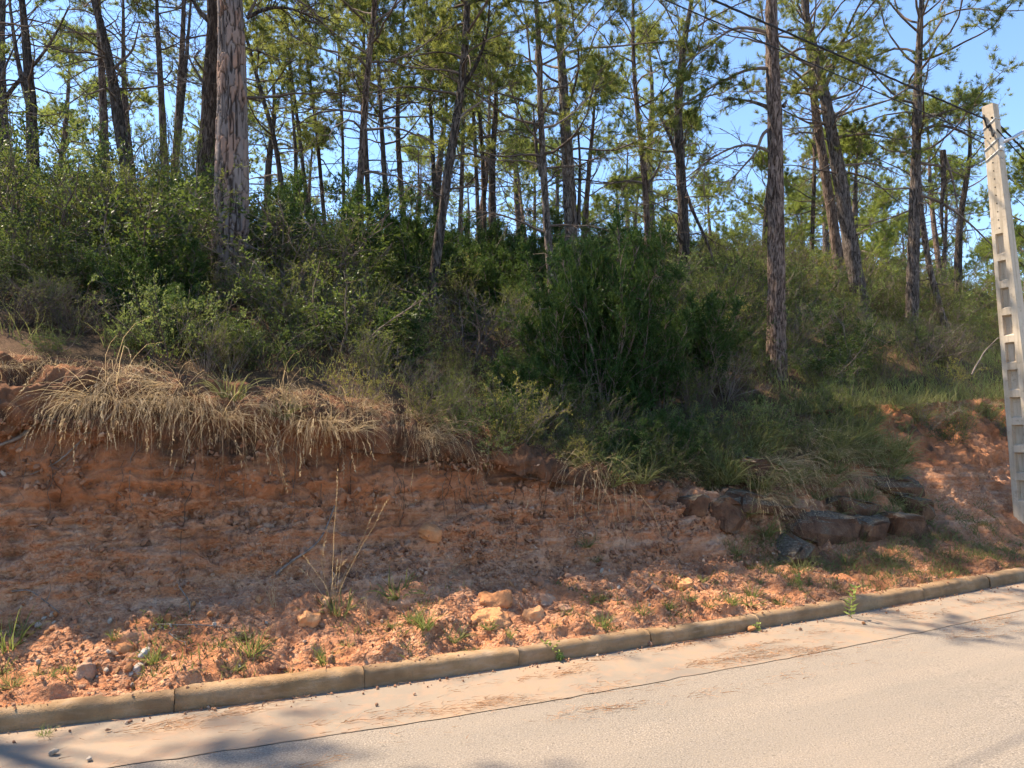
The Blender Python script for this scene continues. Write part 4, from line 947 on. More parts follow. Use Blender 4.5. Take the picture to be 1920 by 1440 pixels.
# arching dry grass along the rim
for s in np.arange(0.05, 3.25, 0.06):
    sj = s + rg.uniform(-.04, .04); p = bank_at(sj, rg.uniform(0.80, 0.93)); dens = (0.25 if sj < 0.55 else 0.12) + 0.8 * float(noise(np.array([[sj * 3.1, 1.0, 2.0]]))[0] > -0.05)
    if rg.uniform() > dens: continue
    k = rg.choice(['hang', 'curl', 'mixed'], p=[.68, .24, .08])
    grass(k, ({'hang': 'long straw-coloured', 'curl': 'short matted straw-coloured', 'mixed': 'half-green'}[k]) + ' grass tuft on the rim ' + ('below the sunlit sapling' if sj < 1.0 else 'below the rosemary' if sj < 1.6 else 'left of the yellow weed' if sj < 2.3 else 'right of the yellow weed'), p, rg.uniform(0.7, 1.2) * (1.35 if k == 'hang' and rg.uniform() < 0.3 else 1), out_az(sj) + rg.normal(0, 0.5), 'dry_grass_tuft', 'dry grass tufts along the rim')
for s in np.arange(-1.4, 0.7, 0.17):
    p = bank_at(s, rg.uniform(0.86, 0.99))
    grass('curl', 'matted dry grass tuft on the slumped turf at the left', p, rg.uniform(0.6, 1.0), out_az(s) + rg.normal(0, 0.7), 'dry_grass_tuft', 'dry grass tufts on the slumped turf')
for s in np.arange(4.0, 9.6, 0.10):
    p = bank_at(s + rg.uniform(-.05, .05), rg.uniform(0.72, 0.98))
    grass('mixed' if rg.uniform() < 0.7 else 'hang', 'grey-green drooping grass tuft above the rim ' + ('below the large juniper' if s < 5.4 else 'left of the ledge' if s < 6.4 else 'over the ledge left half' if s < 7.8 else 'over the ledge right half'), p, rg.uniform(0.7, 1.25), out_az(s) + rg.normal(0, 0.6), 'drooping_grass_tuft', 'drooping grass tufts above the ledge')
for s in np.arange(5.9, 9.2, 0.13):
    p = bank_at(s + rg.uniform(-.05, .05), rg.uniform(0.42, 0.72))
    grass('mixed', 'drooping grass tuft growing between the ledge blocks', p, rg.uniform(0.55, 0.95), out_az(s) + rg.normal(0, 0.6), 'drooping_grass_tuft', 'grass tufts between the ledge blocks')
for s in np.arange(9.4, 13.4, 0.14):
    p = bank_at(s, rg.uniform(0.86, 0.99))
    grass('curl' if rg.uniform() < 0.5 else 'mixed', 'dry grass tuft on the brow of the eroded slope', p, rg.uniform(0.7, 1.1), out_az(s) + rg.normal(0, 0.7), 'dry_grass_tuft', 'grass tufts on the brow of the eroded slope')

for s in np.arange(6.0, 9.4, 0.06):
    p = bank_at(s + rg.uniform(-.05, .05), rg.uniform(0.56, 0.84)) + np.array([0.03, -0.09, 0.06])
    grass('mixed' if rg.uniform() < 0.75 else 'hang', 'long drooping grass tuft trailing over ' + ('the leftmost ledge blocks' if s < 6.9 else 'the middle ledge blocks' if s < 8.2 else 'the rightmost ledge blocks'), p, rg.uniform(0.8, 1.2), out_az(s) + rg.normal(0, 0.5), 'drooping_grass_tuft', 'grass tufts trailing over the ledge blocks')
for s in np.arange(-0.8, 6.2, 0.21):
    p = bank_at(s + rg.uniform(-.1, .1), rg.uniform(0.02, 0.26)); k = 'low' if rg.uniform() < 0.65 else 'green'
    grass(k, 'small green tuft scattered on the rubble verge', p, rg.uniform(0.45, 0.85), None, 'grass_tuft', 'small tufts on the rubble verge')

for s in np.concatenate([np.arange(2.7, 6.4, 0.16), np.arange(6.4, 9.4, 0.3)]):
    s = s + rg.uniform(-.06, .06); p = bank_at(s, rg.uniform(0.78, 0.99)); k = rg.choice(['heath', 'oak', 'yellow', 'bright'], p=[.4, .25, .2, .15]); h = rg.uniform(0.28, 0.52)
    az = out_az(s); o = shrub(k, THICK[k][0], 'low ' + SHORT[k].replace('low ', '') + ' spilling over the rim ' + ('right of the dry grass' if s < 3.6 else 'below the large juniper' if s < 5.2 else 'left of the ledge' if s < 6.4 else 'above the ledge'), 'shrub', p - np.array([0, 0, 0.03]), h, h * rg.uniform(0.9, 1.3), 'low shrubs spilling over the rim')
    o.rotation_euler = (Matrix.Rotation(rg.uniform(0.2, 0.7), 3, Vector((-math.sin(az), math.cos(az), 0))) @ Matrix.Rotation(rg.uniform(0, 6.28), 3, 'Z')).to_euler()
def field(name, n, test, ln, w, mat, seed, lean=0.3, K=4, dry=0.5):
    """ground cover nobody could count: one mesh of blades standing on the land"""
    r = np.random.RandomState(seed); p = test(r, n); n = len(p)
    d = unit(np.stack([r.normal(0, lean, n), r.normal(0, lean, n), np.ones(n)], -1)); L = r.uniform(0.4, 1.1, n) * ln
    Pt = bend(p, d, L, K, r, 0.18, -0.12); W = np.repeat((np.linspace(1, 0.1, K) * w)[None], n, 0)
    v, f = ribbons(Pt, W, unit(np.cross(d, r.normal(size=(n, 3)))))
    mb = MB(); mb.add(v, f, np.repeat(np.clip(r.normal(dry, 0.22, n), 0, 1), K * 2))
    return tag(mb.build(name, M[mat], None, False), kind='stuff')
def on_hill(sr, dr, thr=-9.0, pw=1.0):
    def t(r, n):
        s = r.uniform(*sr, n); d = dr[0] + (dr[1] - dr[0]) * r.uniform(0, 1, n) ** pw
        x, y = sd_xy(s, d); k = (np.abs(x / y) < 0.74) & (noise(np.stack([x * 1.1, y * 1.1, 0 * x], -1)) > thr); x, y, s, d = x[k], y[k], s[k], d[k]
        return np.stack([x, y, hill_z(s, d) - 0.01], -1)
    return t
o = field('undergrowth', 22000, on_hill((-8, 26), (2.2, 15), -0.25, 1.6), 0.32, 0.0045, 'dim_grass', 1, 0.45); o['label'] = 'mixed dry and green undergrowth across the wooded slope'
o = field('slope_grass', 11000, on_hill((8.5, 20), (2.6, 8), -0.5, 1.2), 0.38, 0.0042, 'green_grass', 2, 0.35, dry=0.85); o['label'] = 'sunlit yellowish grass on the slope behind the pole'
def on_bank(sr, ur, thr=-9.0, sc=3.0):
    def t(r, n):
        i = np.searchsorted(s_ax, r.uniform(*sr, n)).clip(0, len(s_ax) - 1); u = (r.uniform(*ur, n) * (NU - 1)).astype(int)
        p = BV[i, u] + r.normal(size=(n, 3)) * np.array([.01, .01, 0]); return p[noise(p * sc) > thr]
    return t
o = field('verge_grass', 8000, on_bank((5.6, 10.2), (0.02, 0.46), -0.15), 0.13, 0.003, 'dim_grass', 3, 0.7, dry=0.2); o['label'] = 'short green grass on the verge below the rock ledge'
o = field('verge_weeds', 5200, on_bank((-1.2, 6.0), (0.01, 0.30), 0.22), 0.07, 0.004, 'dim_grass', 4, 0.7, dry=0.4); o['label'] = 'sparse low weeds on the rubble verge'
o = field('rim_turf', 7000, on_bank((-1.4, 13.4), (0.86, 1.0), -0.05), 0.12, 0.0022, 'dry', 5, 0.9, dry=0.2); o['label'] = 'matted dry turf along the top of the bank'

# ------------------------------------------------------------------ rock ledge, boulders, rubble
def block(name, label, px, py, wpx, hpx, dep, seed, mat='ledge', rot=(0.2, -0.15, 0.5), push=0.35, cat='rock', box=0.42, group=None, cuts=5, rough=0.016):
    """a squarish broken block centred where photo pixel (px, py) meets the bank"""
    p, n = hit(px, py); k = p[1] / FPX; r = np.random.RandomState(seed)
    v = ICO3[0]; v = np.sign(v) * np.abs(v) ** box; v = v / np.abs(v).max()
    for _ in range(cuts):
        c = unit(r.normal(size=3)); h = r.uniform(0.82, 1.1); dd = v @ c; v = v - np.where(dd > h, dd - h, 0)[:, None] * c
    v = v * np.array([wpx * k / 2, dep / 2, hpx * k / 2])
    v = v + unit(v) * (rough * fbm(v * 9 + seed, 3) + 0.012 * noise(v * np.array([14, 14, 40]) + seed))[:, None]
    mb = MB(); mb.add(v, ICO3[1]); o = mb.build(name, M[mat], None, mat != 'ledge', tuple(p - n * dep * push))
    o.rotation_euler = rot; tag(o, label, cat, group); return o
for i, (px, py, w, h, d, rot, lb) in enumerate([
    (1425, 890, 120, 46, 0.40, (0.30, 0.10, 0.75), 'grey-topped ledge block, highest of the outcrop'),
    (1352, 958, 78, 62, 0.38, (0.25, 0.15, 0.6), 'lichen-grey ledge block at the left end of the outcrop'),
    (1412, 945, 92, 34, 0.35, (0.2, 0.1, 0.5), 'brown ledge block tucked beside the lichen-grey block'),
    (1472, 962, 66, 26, 0.30, (0.15, 0.15, 0.5), 'small pale slab under the highest ledge block'),
    (1482, 1036, 84, 46, 0.36, (0.25, -0.5, 0.7), 'lowest ledge block with an orange broken face'),
    (1550, 990, 132, 58, 0.45, (0.25, 0.12, 0.55), 'wide brown ledge block in the middle of the outcrop'),
    (1622, 992, 76, 60, 0.40, (0.2, 0.1, 0.5), 'dark ledge block right of the wide brown block'),
    (1690, 985, 110, 56, 0.45, (0.2, 0.08, 0.5), 'shadowed ledge block at the base of the right end'),
    (1716, 952, 74, 46, 0.40, (0.28, 0.2, 0.7), 'grey cornered ledge block at the right end'),
    (1660, 908, 118, 30, 0.40, (0.2, 0.05, 0.5), 'thin upper ledge slab with red-brown edge'),
    (1595, 948, 96, 30, 0.40, (0.2, 0.1, 0.5), 'thin slab wedged above the wide brown block'),
    (1294, 942, 44, 40, 0.25, (0.2, 0.1, 0.5), 'small rusty block left of the outcrop'),
    (1500, 985, 70, 30, 0.30, (0.2, 0.2, 0.4), 'pale brown slab between highest and lowest blocks')]):
    block('ledge_block', lb, px, py, w * 1.15, h * 1.25, d * 1.2, 40 + i, rot=(rot[0] * 0.35, rot[1], rot[2]), push=(-0.02 if py < 925 else 0.14), box=0.17, cuts=13, rough=0.035, group='blocks of the rock ledge')
for i, (px, py, w, h, d, mat, rot, lb) in enumerate([
    (918, 1165, 80, 46, 0.22, 'clod', (0.1, 0.05, 0.3), 'largest orange boulder lying in the sun at the bank foot'),
    (925, 1128, 66, 40, 0.22, 'clod', (0.3, -0.1, 0.2), 'crumbly orange boulder just above the largest one'),
    (1002, 1160, 40, 44, 0.16, 'clod', (0.1, 0.12, 0.5), 'upright squarish orange boulder right of the largest one'),
    (1017, 1100, 24, 44, 0.12, 'stone', (0.2, -0.35, 0.4), 'tall leaning brown stone above the squarish boulder'),
    (1028, 1128, 40, 22, 0.12, 'stone', (0.2, 0.5, 0.3), 'flat slanting stone below the tall leaning stone'),
    (158, 1255, 32, 50, 0.12, 'stone', (0.1, 0.15, 0.3), 'upright brown stone on the verge near the kerb'),
    (240, 1215, 26, 14, 0.07, 'clod', (0.1, 0.1, 0.3), 'orange brick-like stone in the rubble heap'),
    (274, 1222, 18, 18, 0.07, 'pale_stone', (0.1, 0.1, 0.3), 'round pale grey stone in the rubble heap'),
    (253, 1258, 26, 18, 0.08, 'pale_stone', (0.1, -0.5, 0.3), 'grey slanted stone low in the rubble heap'),
    (578, 1160, 38, 26, 0.14, 'clod', (0.1, 0.1, 0.3), 'sunlit orange clod beside the tall dry stalks'),
    (612, 1130, 24, 34, 0.10, 'clod', (0.1, 0.1, 0.3), 'upright orange clod at the root of the dry stalks'),
    (1284, 1098, 34, 30, 0.12, 'clod', (0.1, 0.1, 0.3), 'pinkish boulder at the foot left of the ledge'),
    (1235, 1108, 40, 14, 0.10, 'stone', (0.1, 0.6, 0.3), 'grey-brown slanting slab left of the pinkish boulder'),
    (510, 985, 26, 18, 0.10, 'stone', (0.1, 0.1, 0.3), 'pale stone jutting from the red face'),
    (810, 1000, 40, 26, 0.14, 'clod', (0.1, 0.2, 0.3), 'smooth orange lump stuck in the bank face'),
    (1065, 1140, 20, 12, 0.08, 'stone', (0.1, 0.2, 0.3), 'small brown stone right of the squarish boulder')]):
    block('boulder' if w > 34 else 'loose_stone', lb, px, py, w, h, d, 80 + i, mat, rot, 0.12, 'stone', 0.72, None, 7, 0.034)
# loose stones of the rubble: alike, each its own object
STN = {}
for m_ in ('stone', 'clod', 'pale_stone'):
    for k in range(5):
        v, f = rock(700 + k + len(m_), ICO1, 8, 0.10, (1, 0.8, 0.65)); STN[m_, k] = MB().add(v, f).mesh('stone', M[m_], k % 2 == 0)
rq = np.random.RandomState(12); cnt = 0
def bank_nrm(i, j):
    a = BV[min(i + 1, len(s_ax) - 1), j] - BV[i - 1, j]; b = BV[i, min(j + 1, NU - 1)] - BV[i, j - 1]; n = np.cross(a, b); return unit(n) * np.sign(np.cross(a, b)[2] + 1e-9)
while cnt < 270:
    if rq.uniform() < 0.45: s = rq.normal(0.75, 0.5); u = rq.uniform(0.05, 0.3)
    elif rq.uniform() < 0.5: s = rq.normal(3.6, 0.7); u = rq.uniform(0.08, 0.36)
    else: s = rq.uniform(-0.8, 6.4); u = rq.uniform(0.03, 0.42)
    i = int(np.argmin(np.abs(s_ax - s))); j = int(u * (NU - 1)); p = BV[i, j]
    r_ = 0.013 + 0.022 * rq.uniform() ** 2.2
    m_ = rq.choice(['stone', 'clod', 'pale_stone'], p=[0.55, 0.33, 0.12])
    o = link('rubble_stone', STN[m_, rq.randint(5)], None, p + bank_nrm(i, j) * r_ * 0.3); o.scale = (r_ * rq.uniform(0.9, 1.3), r_, r_ * rq.uniform(0.8, 1.1))
    o.rotation_euler = rq.uniform(0, 6.28, 3)
    lb = {'stone': 'small brown angular stone loose in the rubble at the bank foot', 'clod': 'small orange earth clod loose in the rubble at the bank foot', 'pale_stone': 'small pale stone loose in the rubble at the bank foot'}[m_]
    tag(o, lb, 'stone', {'stone': 'brown stones in the rubble', 'clod': 'orange clods in the rubble', 'pale_stone': 'pale stones in the rubble'}[m_]); cnt += 1
# stones on the road and in the gutter
for px, py, r_, m_, lb in [(100, 1417, 0.027, 'pale_stone', 'white pebble on the gutter, larger of the two near the bottom corner'), (168, 1428, 0.018, 'pale_stone', 'small white pebble right of the larger white pebble'), (203, 1373, 0.014, 'stone', 'small grey pebble on the gutter below the kerb'),
                       (1217, 1212, 0.04, 'stone', 'reddish stone lying against the kerb in the gutter'), (1120, 1232, 0.013, 'pale_stone', 'tiny white pebble at the kerb foot'), (1408, 1186, 0.04, 'clod', 'orange stone at the kerb foot with green sprig'), (1619, 1172, 0.022, 'clod', 'small orange pebble out on the gutter'),
                       (706, 1325, 0.014, 'stone', 'dark pebble in the gutter beside the needle litter'), (1500, 1183, 0.02, 'stone', 'dark pebble in the gutter shade')]:
    p, n = hit(px, py); o = link('pebble', STN[m_, rq.randint(5)], None, (p[0], p[1], 0.006 + r_ * 0.5)); o.scale = (r_ * 1.15, r_, r_); o.rotation_euler = (rq.uniform(-.4, .4), rq.uniform(-.4, .4), rq.uniform(0, 6)); tag(o, lb, 'stone')
# gravel and soil crumbs: past counting
def crumbs(name, n, sr, ur, r0, r1, seed, flat=0.75, tone=0.45, thr=-9, sc=2.0):
    r = np.random.RandomState(seed); i = np.searchsorted(s_ax, r.uniform(*sr, n)).clip(1, len(s_ax) - 2); j = (np.interp(r.uniform(0, 1, n), [0, 1], ur) * (NU - 1)).astype(int).clip(1, NU - 2)
    p = BV[i, j] + r.normal(0, 0.006, (n, 3)); k = fbm(p * sc + seed, 2) > thr; p, i, j = p[k], i[k], j[k]; n = len(p)
    a = BV[i + 1, j] - BV[i - 1, j]; b = BV[i, j + 1] - BV[i, j - 1]; nn_ = unit(np.cross(a, b)); nn_ *= np.where((nn_[:, 1:2] > 0.2), -1, 1)
    rad = r0 + (r1 - r0) * r.uniform(0, 1, n) ** 3
    bv = ICO0[0]; th = r.uniform(0, 6.283, (n, 3)); c, s = np.cos(th), np.sin(th)
    jit = bv[None] * (1 + r.normal(0, 0.2, (n, 12, 1))) * np.stack([r.uniform(0.8, 1.4, n), r.uniform(0.7, 1.1, n), r.uniform(0.4, 0.9, n)], -1)[:, None]
    x, y, z = jit[..., 0], jit[..., 1], jit[..., 2]
    x, y = x * c[:, :1] - y * s[:, :1], x * s[:, :1] + y * c[:, :1]; x, z = x * c[:, 1:2] - z * s[:, 1:2], x * s[:, 1:2] + z * c[:, 1:2]
    v = np.stack([x, y, z], -1) * rad[:, None, None] + (p + nn_ * rad[:, None] * 0.35)[:, None]
    f = (np.arange(n)[:, None, None] * 12 + ICO0[1][None]).reshape(-1, 3)
    mb = MB(); mb.add(v.reshape(-1, 3), f, np.repeat(np.clip(r.normal(tone, 0.22, n), 0, 1), 12))
    return tag(mb.build(name, M['rubble'], None, False), kind='stuff')
crumbs('gravel', 5200, (-1.4, 6.6), (0.01, 0.42), 0.003, 0.017, 3)['label'] = 'reddish gravel and soil crumbs at the foot of the bank'
crumbs('stony_layer', 11000, (-1.4, 6.4), (0.33, 0.76), 0.004, 0.028, 4, tone=0.42, thr=-0.05, sc=np.array([1.2, 1.2, 5.0]))['label'] = 'pale stone chips bedded in layers of the red face'
crumbs('slope_gravel', 1300, (8.8, 13.5), (0.02, 0.85), 0.003, 0.014, 5)['label'] = 'reddish crumbs on the eroded slope by the pole'

r = np.random.RandomState(15); n = 1700; s = r.uniform(-1.2, 11.5, n); d = np.where(r.uniform(size=n) < 0.6, r.uniform(0.03, 0.12, n), -np.abs(r.normal(0, 0.07, n)) - 0.01)
k = (fbm(np.stack([s * 1.5, 0 * s, 0 * s], -1), 3) > -0.2) | (d < 0); s, d = s[k], d[k]; n = len(s); x, y = sd_xy(s, d); rad = 0.002 + 0.008 * r.uniform(size=n) ** 3
v = (ICO0[0][None] * (1 + r.normal(0, 0.2, (n, 12, 1))) * rad[:, None, None] + np.stack([x, y, np.where(d > 0, 0.107, 0.006) + rad * 0.5], -1)[:, None]).reshape(-1, 3)
mb = MB(); mb.add(v, (np.arange(n)[:, None, None] * 12 + ICO0[1][None]).reshape(-1, 3), np.repeat(np.clip(r.normal(0.5, 0.22, n), 0, 1), 12)); tag(mb.build('spilled_gravel', M['rubble'], None, False), 'reddish crumbs spilled over the kerb into the gutter', kind='stuff')

# ------------------------------------------------------------------ tufts, weeds, sticks that stand out
for px, py, k, sc, z, lb in [
    (470, 1222, 'green', 1.1, 1.0, 'bright green grass tuft on the sunny verge'), (798, 1175, 'green', 0.95, 1.0, 'green grass tuft left of the largest orange boulder'),
    (850, 1195, 'low', 1.2, 1.0, 'low leafy grass patch below the largest boulder'), (775, 1165, 'green', 0.8, 0.9, 'shorter green tuft beside the tuft left of the boulder'),
    (1130, 1172, 'green', 0.9, 0.8, 'greyish green tuft right of the boulders'), (1205, 1150, 'green', 0.85, 0.8, 'bright green tuft near the kerb right of the boulders'),
    (635, 1145, 'low', 1.5, 1.1, 'dark green tuft at the foot of the tall dry stalks'), (745, 1112, 'low', 1.5, 1.3, 'dark round tuft on the lower bank face'),
    (12, 1215, 'green', 1.4, 1.1, 'dark green grass clump at the left edge of the verge'), (22, 1285, 'mixed', 0.5, 0.8, 'spiky grey-green tuft on the verge by the left edge'),
    (128, 1262, 'green', 0.5, 0.9, 'tiny green tuft beside the upright brown stone'), (1100, 1025, 'mixed', 0.55, 0.8, 'green grass clump growing on the bank face'),
    (1118, 1052, 'mixed', 0.4, 0.7, 'smaller grass clump under the one on the bank face'), (965, 1215, 'low', 1.0, 1.0, 'spiky little tuft at the kerb below the boulders'),
    (440, 1252, 'low', 0.8, 0.8, 'small dark tuft on the verge left of the bright tuft'), (285, 1262, 'low', 0.8, 0.8, 'small dark tuft among the rubble heap'),
    (1410, 1132, 'low', 1.2, 0.9, 'yellowish low tuft behind the kerb below the ledge'), (1465, 1130, 'low', 1.0, 0.9, 'second yellowish low tuft behind the kerb'),
    (690, 1172, 'stalk', 0.45, 1.0, 'short straw tuft on the foot of the bank'), (840, 1075, 'curl', 0.55, 0.8, 'limp straw tuft on the bank face'),
    (118, 1372, 'curl', 0.45, 0.8, 'straw tuft growing where gutter meets kerb'), (85, 1378, 'green', 0.5, 0.7, 'thin green tuft where gutter meets kerb'),
    (624, 1135, 'stalk', 1.05, 1.0, 'tall dry grass stalks rising in front of the red face'), (515, 1140, 'stalk', 0.5, 1.0, 'few dry stalks on the lower face'),
    (1500, 1075, 'mixed', 0.7, 0.8, 'drooping tuft under the lowest ledge block'), (1590, 1055, 'mixed', 0.7, 0.9, 'tall grass tuft under the wide ledge block'),
    (1660, 1050, 'mixed', 0.7, 0.9, 'tall grass tuft under the shadowed ledge block'), (1380, 1040, 'mixed', 0.6, 0.9, 'drooping tuft under the left end of the ledge')]:
    p, n = hit(px, py); grass(k, lb, p - n * 0.005, sc, None, 'grass_tuft', None, 0 if k == 'stalk' else None, z)
def weed(label, px, py, h, pairs, seed):
    r = np.random.RandomState(seed); p, n = hit(px, py); root = empty('leafy_weed', p); tag(root, label, 'weed')
    for k in range(2 if h < 0.2 else 1):
        st = bend(np.array([[r.normal(0, .01), r.normal(0, .01), -0.01]]), np.array([[r.normal(0, .25), r.normal(0, .1), 1.0]]), np.array([h * (1 - 0.25 * k)]), 8, r, 0.1)
        v, f = tubes(st, np.linspace(0.003, 0.001, 8)[None], 5); MB().add(v, f).build('stem', M['weed'], root)
        t = np.repeat(np.linspace(0.15, 1, pairs), 3)[None]; b, g = along(st, t); m = b.shape[1]; a = np.arange(m) * 2.1 + r.uniform(0, 1, m)
        d = unit(np.stack([np.cos(a), np.sin(a), r.uniform(0.3, 0.9, m)], -1)); mb = MB()
        v, f = leaves(b[0], d, r.uniform(0.6, 1.0, m) * 0.075 * (h / 0.27) ** 0.5, np.full(m, 0.022), r); mb.add(v, f, np.repeat(r.uniform(0.3, 0.9, m), 5)); mb.build('foliage', M['weed'], root, False)
weed('tall bright green weed standing at the kerb below the ledge', 1592, 1160, 0.30, 9, 1)
weed('small bright weed growing from the kerb foot below the boulders', 1055, 1240, 0.17, 6, 2)
weed('low green sprig beside the orange stone at the kerb', 1418, 1184, 0.07, 3, 3)
weed('pale green sprig on the shaded verge left of the tall weed', 1500, 1098, 0.10, 4, 4)
def stick(label, pix, w, mat='dead', lift=0.5, side=0, seed=0, Y=None, name='stick'):
    r = np.random.RandomState(seed + 40); q = []
    for i, (x, y) in enumerate(pix):
        if Y is not None: q.append(P(x, y, Y[i]))
        else: p, n = hit(x, y); q.append(p + n * (w / FPX * p[1] * lift))
    q = np.array(q); c = smooth_path(q, 20) if len(q) > 2 else np.linspace(q[0], q[-1], 20); base = c[0].copy(); k = base[1] / FPX
    c = c + 0.006 * np.stack([noise(c * 6 + 3), noise(c * 6 + 9), noise(c * 6 + 15)], -1)
    mb = MB(); v, f = tubes((c - base)[None], (w * k * 0.5 * np.linspace(1, 0.45, 20))[None], 7); mb.add(v, f)
    if side:
        pp, gg = along((c - base)[None], r.uniform(0.2, 0.95, (1, side))); dd = unit(gg[0] * 0.6 + r.normal(size=(side, 3)) * 0.6)
        b = bend(pp[0], dd, r.uniform(0.05, 0.22, side), 5, r, 0.25); v, f = tubes(b, np.repeat(np.linspace(0.003, 0.001, 5)[None], side, 0), 4); mb.add(v, f)
    o = mb.build(name, M[mat], None, True, tuple(base)); tag(o, label, 'branch'); return o
stick('crooked grey dead branch jutting from the turf at the left edge', [(115, 752), (88, 778), (66, 785), (56, 806), (28, 824), (-12, 838)], 11, 'dead', side=7, Y=[5.55, 5.35, 5.3, 5.28, 5.2, 5.1], name='dead_branch')
stick('long thin root sloping down the clods at the left', [(232, 745), (205, 785), (150, 830), (100, 870), (62, 885)], 4, 'dead', 2.0, 10, 1, name='bare_root')
stick('curved pale stick leaning across the red face', [(522, 1078), (545, 1052), (580, 1030), (606, 1000), (626, 945)], 6, 'dead', 1.2, 3, 2)
stick('bent thin twig on the shaded talus at the left', [(20, 1108), (55, 1104), (80, 1125), (112, 1150)], 3.5, 'dead', 1.0, 2, 3)
stick('straight twig lying above the rubble heap', [(290, 1172), (360, 1172), (440, 1180)], 3, 'dead', 1.0, 5, 4)
stick('dry twig crossing the top of the rubble heap', [(300, 1176), (330, 1200), (352, 1206)], 3, 'dead', 1.0, 3, 5)
stick('bare twig standing out of the lower face', [(335, 1100), (355, 1130), (362, 1165)], 3, 'dead', 1.5, 2, 6)
stick('leaning dead stem in sunny scrub beside the pole', [(1822, 702), (1845, 660), (1872, 632)], 3, 'twig', 1.0, 4, 7, Y=[11.5, 11.6, 11.7])
stick('grey fallen stick beside the slanting slab at the foot', [(1205, 1112), (1228, 1096), (1250, 1122)], 4, 'dead', 1.0, 2, 8)
# roots and dead fibres hanging down the face
r = np.random.RandomState(8); mb = MB()
for k in range(95):
    s = r.uniform(-1.0, 5.2); u0 = r.uniform(0.60, 0.80); n = 9; ln = r.uniform(0.06, 0.26); pts = []
    for q in range(n):
        i = int(np.argmin(np.abs(s_ax - s))); j = int((u0 - ln * q / (n - 1)) * (NU - 1)); pts.append(BV[i, max(j, 0)] + bank_nrm(i, j) * np.array([1, 1, 0.3]) * -0.0 + np.array([0.004, -0.012, 0])); s += r.normal(0, 0.018)
    v, f = tubes(np.array(pts)[None], np.linspace(0.0035, 0.0012, n)[None] * r.uniform(0.5, 1.4), 4); mb.add(v, f, r.uniform(0, 1))
tag(mb.build('hanging_roots', M['root']), 'fine dark roots hanging down the red bank face', kind='stuff')
# shed needles drifted in the gutter
r = np.random.RandomState(9); n = 36000
s = r.uniform(-0.8, 11, n); d = -r.uniform(0.02, 1.0, n) ** 1.0
pr = np.clip((fbm(np.stack([s * 0.8, d * 4.5, 0 * s], -1), 4, 0.6) - 0.02) * 1.5 - 0.5 * np.abs(d + 0.40) + 0.12 * (s > 2.2), 0, 1) ** 1.6 + 0.012 + 0.10 * (d > -0.05)
k = r.uniform(size=n) < pr; s, d = s[k], d[k]; n = len(s)
x, y = sd_xy(s, d); a = np.radians(26) + r.normal(0, 0.6, n); v, f = needles(np.stack([x, y, np.full(n, 0.0125) + r.uniform(0, 0.006, n)], -1), np.stack([np.cos(a), np.sin(a), r.normal(0, 0.02, n)], -1), r.uniform(0.05, 0.1, n), np.full(n, 0.0026), r)
mb = MB(); mb.add(v, f, np.repeat(np.clip(r.normal(0.5, 0.25, n), 0, 1), 3)); tag(mb.build('pine_needle_litter', M['litter'], None, False), 'rust-brown pine needles drifted along the gutter', kind='stuff')

# ------------------------------------------------------------------ concrete pole, lamp arm, cables
YP = 9.5
pb = P(1940, 990, YP); pt = P(1856, 198, YP); pb[2] = drop(pb[0], pb[1]) - 0.25
pole_dir = unit(pt - pb); Hh = np.linalg.norm(pt - pb)
pole = empty('utility_pole', pb); tag(pole, 'tall cream concrete pole with a row of recesses, leaning left', 'utility pole')
fn = unit(np.array([-0.87, -0.50, 0])); fn = unit(fn - pole_dir * (fn @ pole_dir)); fs = np.cross(pole_dir, fn)   # fs points to the viewer's right
def pole_pt(u, dep, h):
    """u across the face -1..1, dep outwards 0..1 half depth, h metres up"""
    q = h / Hh; hw = 0.178 - 0.108 * q; hd = 0.108 - 0.045 * q
    return pole_dir * h + fs * (u * hw) + fn * (dep * hd)
cells = []; h = 0.55; top_rec = Hh - 1.62
while h < top_rec - 0.2:
    ch = 0.345; cells.append((h, min(h + ch - 0.085, top_rec))); h += ch
lv = sorted(set([0.0, Hh] + [a for c in cells for a in c]))
mb = MB(); V = []; F = []
def vv(u, dep, h): V.append(pole_pt(u, dep, h)); return len(V) - 1
def quad(a, b, c, d): F.append([vv(*a), vv(*b), vv(*c), vv(*d)])
ul, ur_ = -0.56, 0.34
for sgn in (1, -1):
    for i in range(len(lv) - 1):
        a, b = lv[i], lv[i + 1]; rec = any(abs(c[0] - a) < 1e-6 and abs(c[1] - b) < 1e-6 for c in cells)
        for u0, u1 in ((-0.94, ul), (ul, ur_), (ur_, 0.94)):
            if rec and u0 == ul:
                i0, i1, g_ = 0.34 * sgn, sgn, 0.02
                quad((u0 + .05, i0, a + g_), (u1 - .05, i0, a + g_), (u1 - .05, i0, b - g_), (u0 + .05, i0, b - g_))
                quad((u0, i1, a), (u1, i1, a), (u1 - .05, i0, a + g_), (u0 + .05, i0, a + g_)); quad((u1, i1, a), (u1, i1, b), (u1 - .05, i0, b - g_), (u1 - .05, i0, a + g_))
                quad((u1, i1, b), (u0, i1, b), (u0 + .05, i0, b - g_), (u1 - .05, i0, b - g_)); quad((u0, i1, b), (u0, i1, a), (u0 + .05, i0, a + g_), (u0 + .05, i0, b - g_))
            else: quad((u0, sgn, a), (u1, sgn, a), (u1, sgn, b), (u0, sgn, b))
for i in range(len(lv) - 1):
    a, b = lv[i], lv[i + 1]
    for sg in (1, -1):
        quad((sg, -0.9, a), (sg, 0.9, a), (sg, 0.9, b), (sg, -0.9, b)); quad((sg, 0.9, a), (sg * 0.94, 1, a), (sg * 0.94, 1, b), (sg, 0.9, b)); quad((sg, -0.9, a), (sg * 0.94, -1, a), (sg * 0.94, -1, b), (sg, -0.9, b))
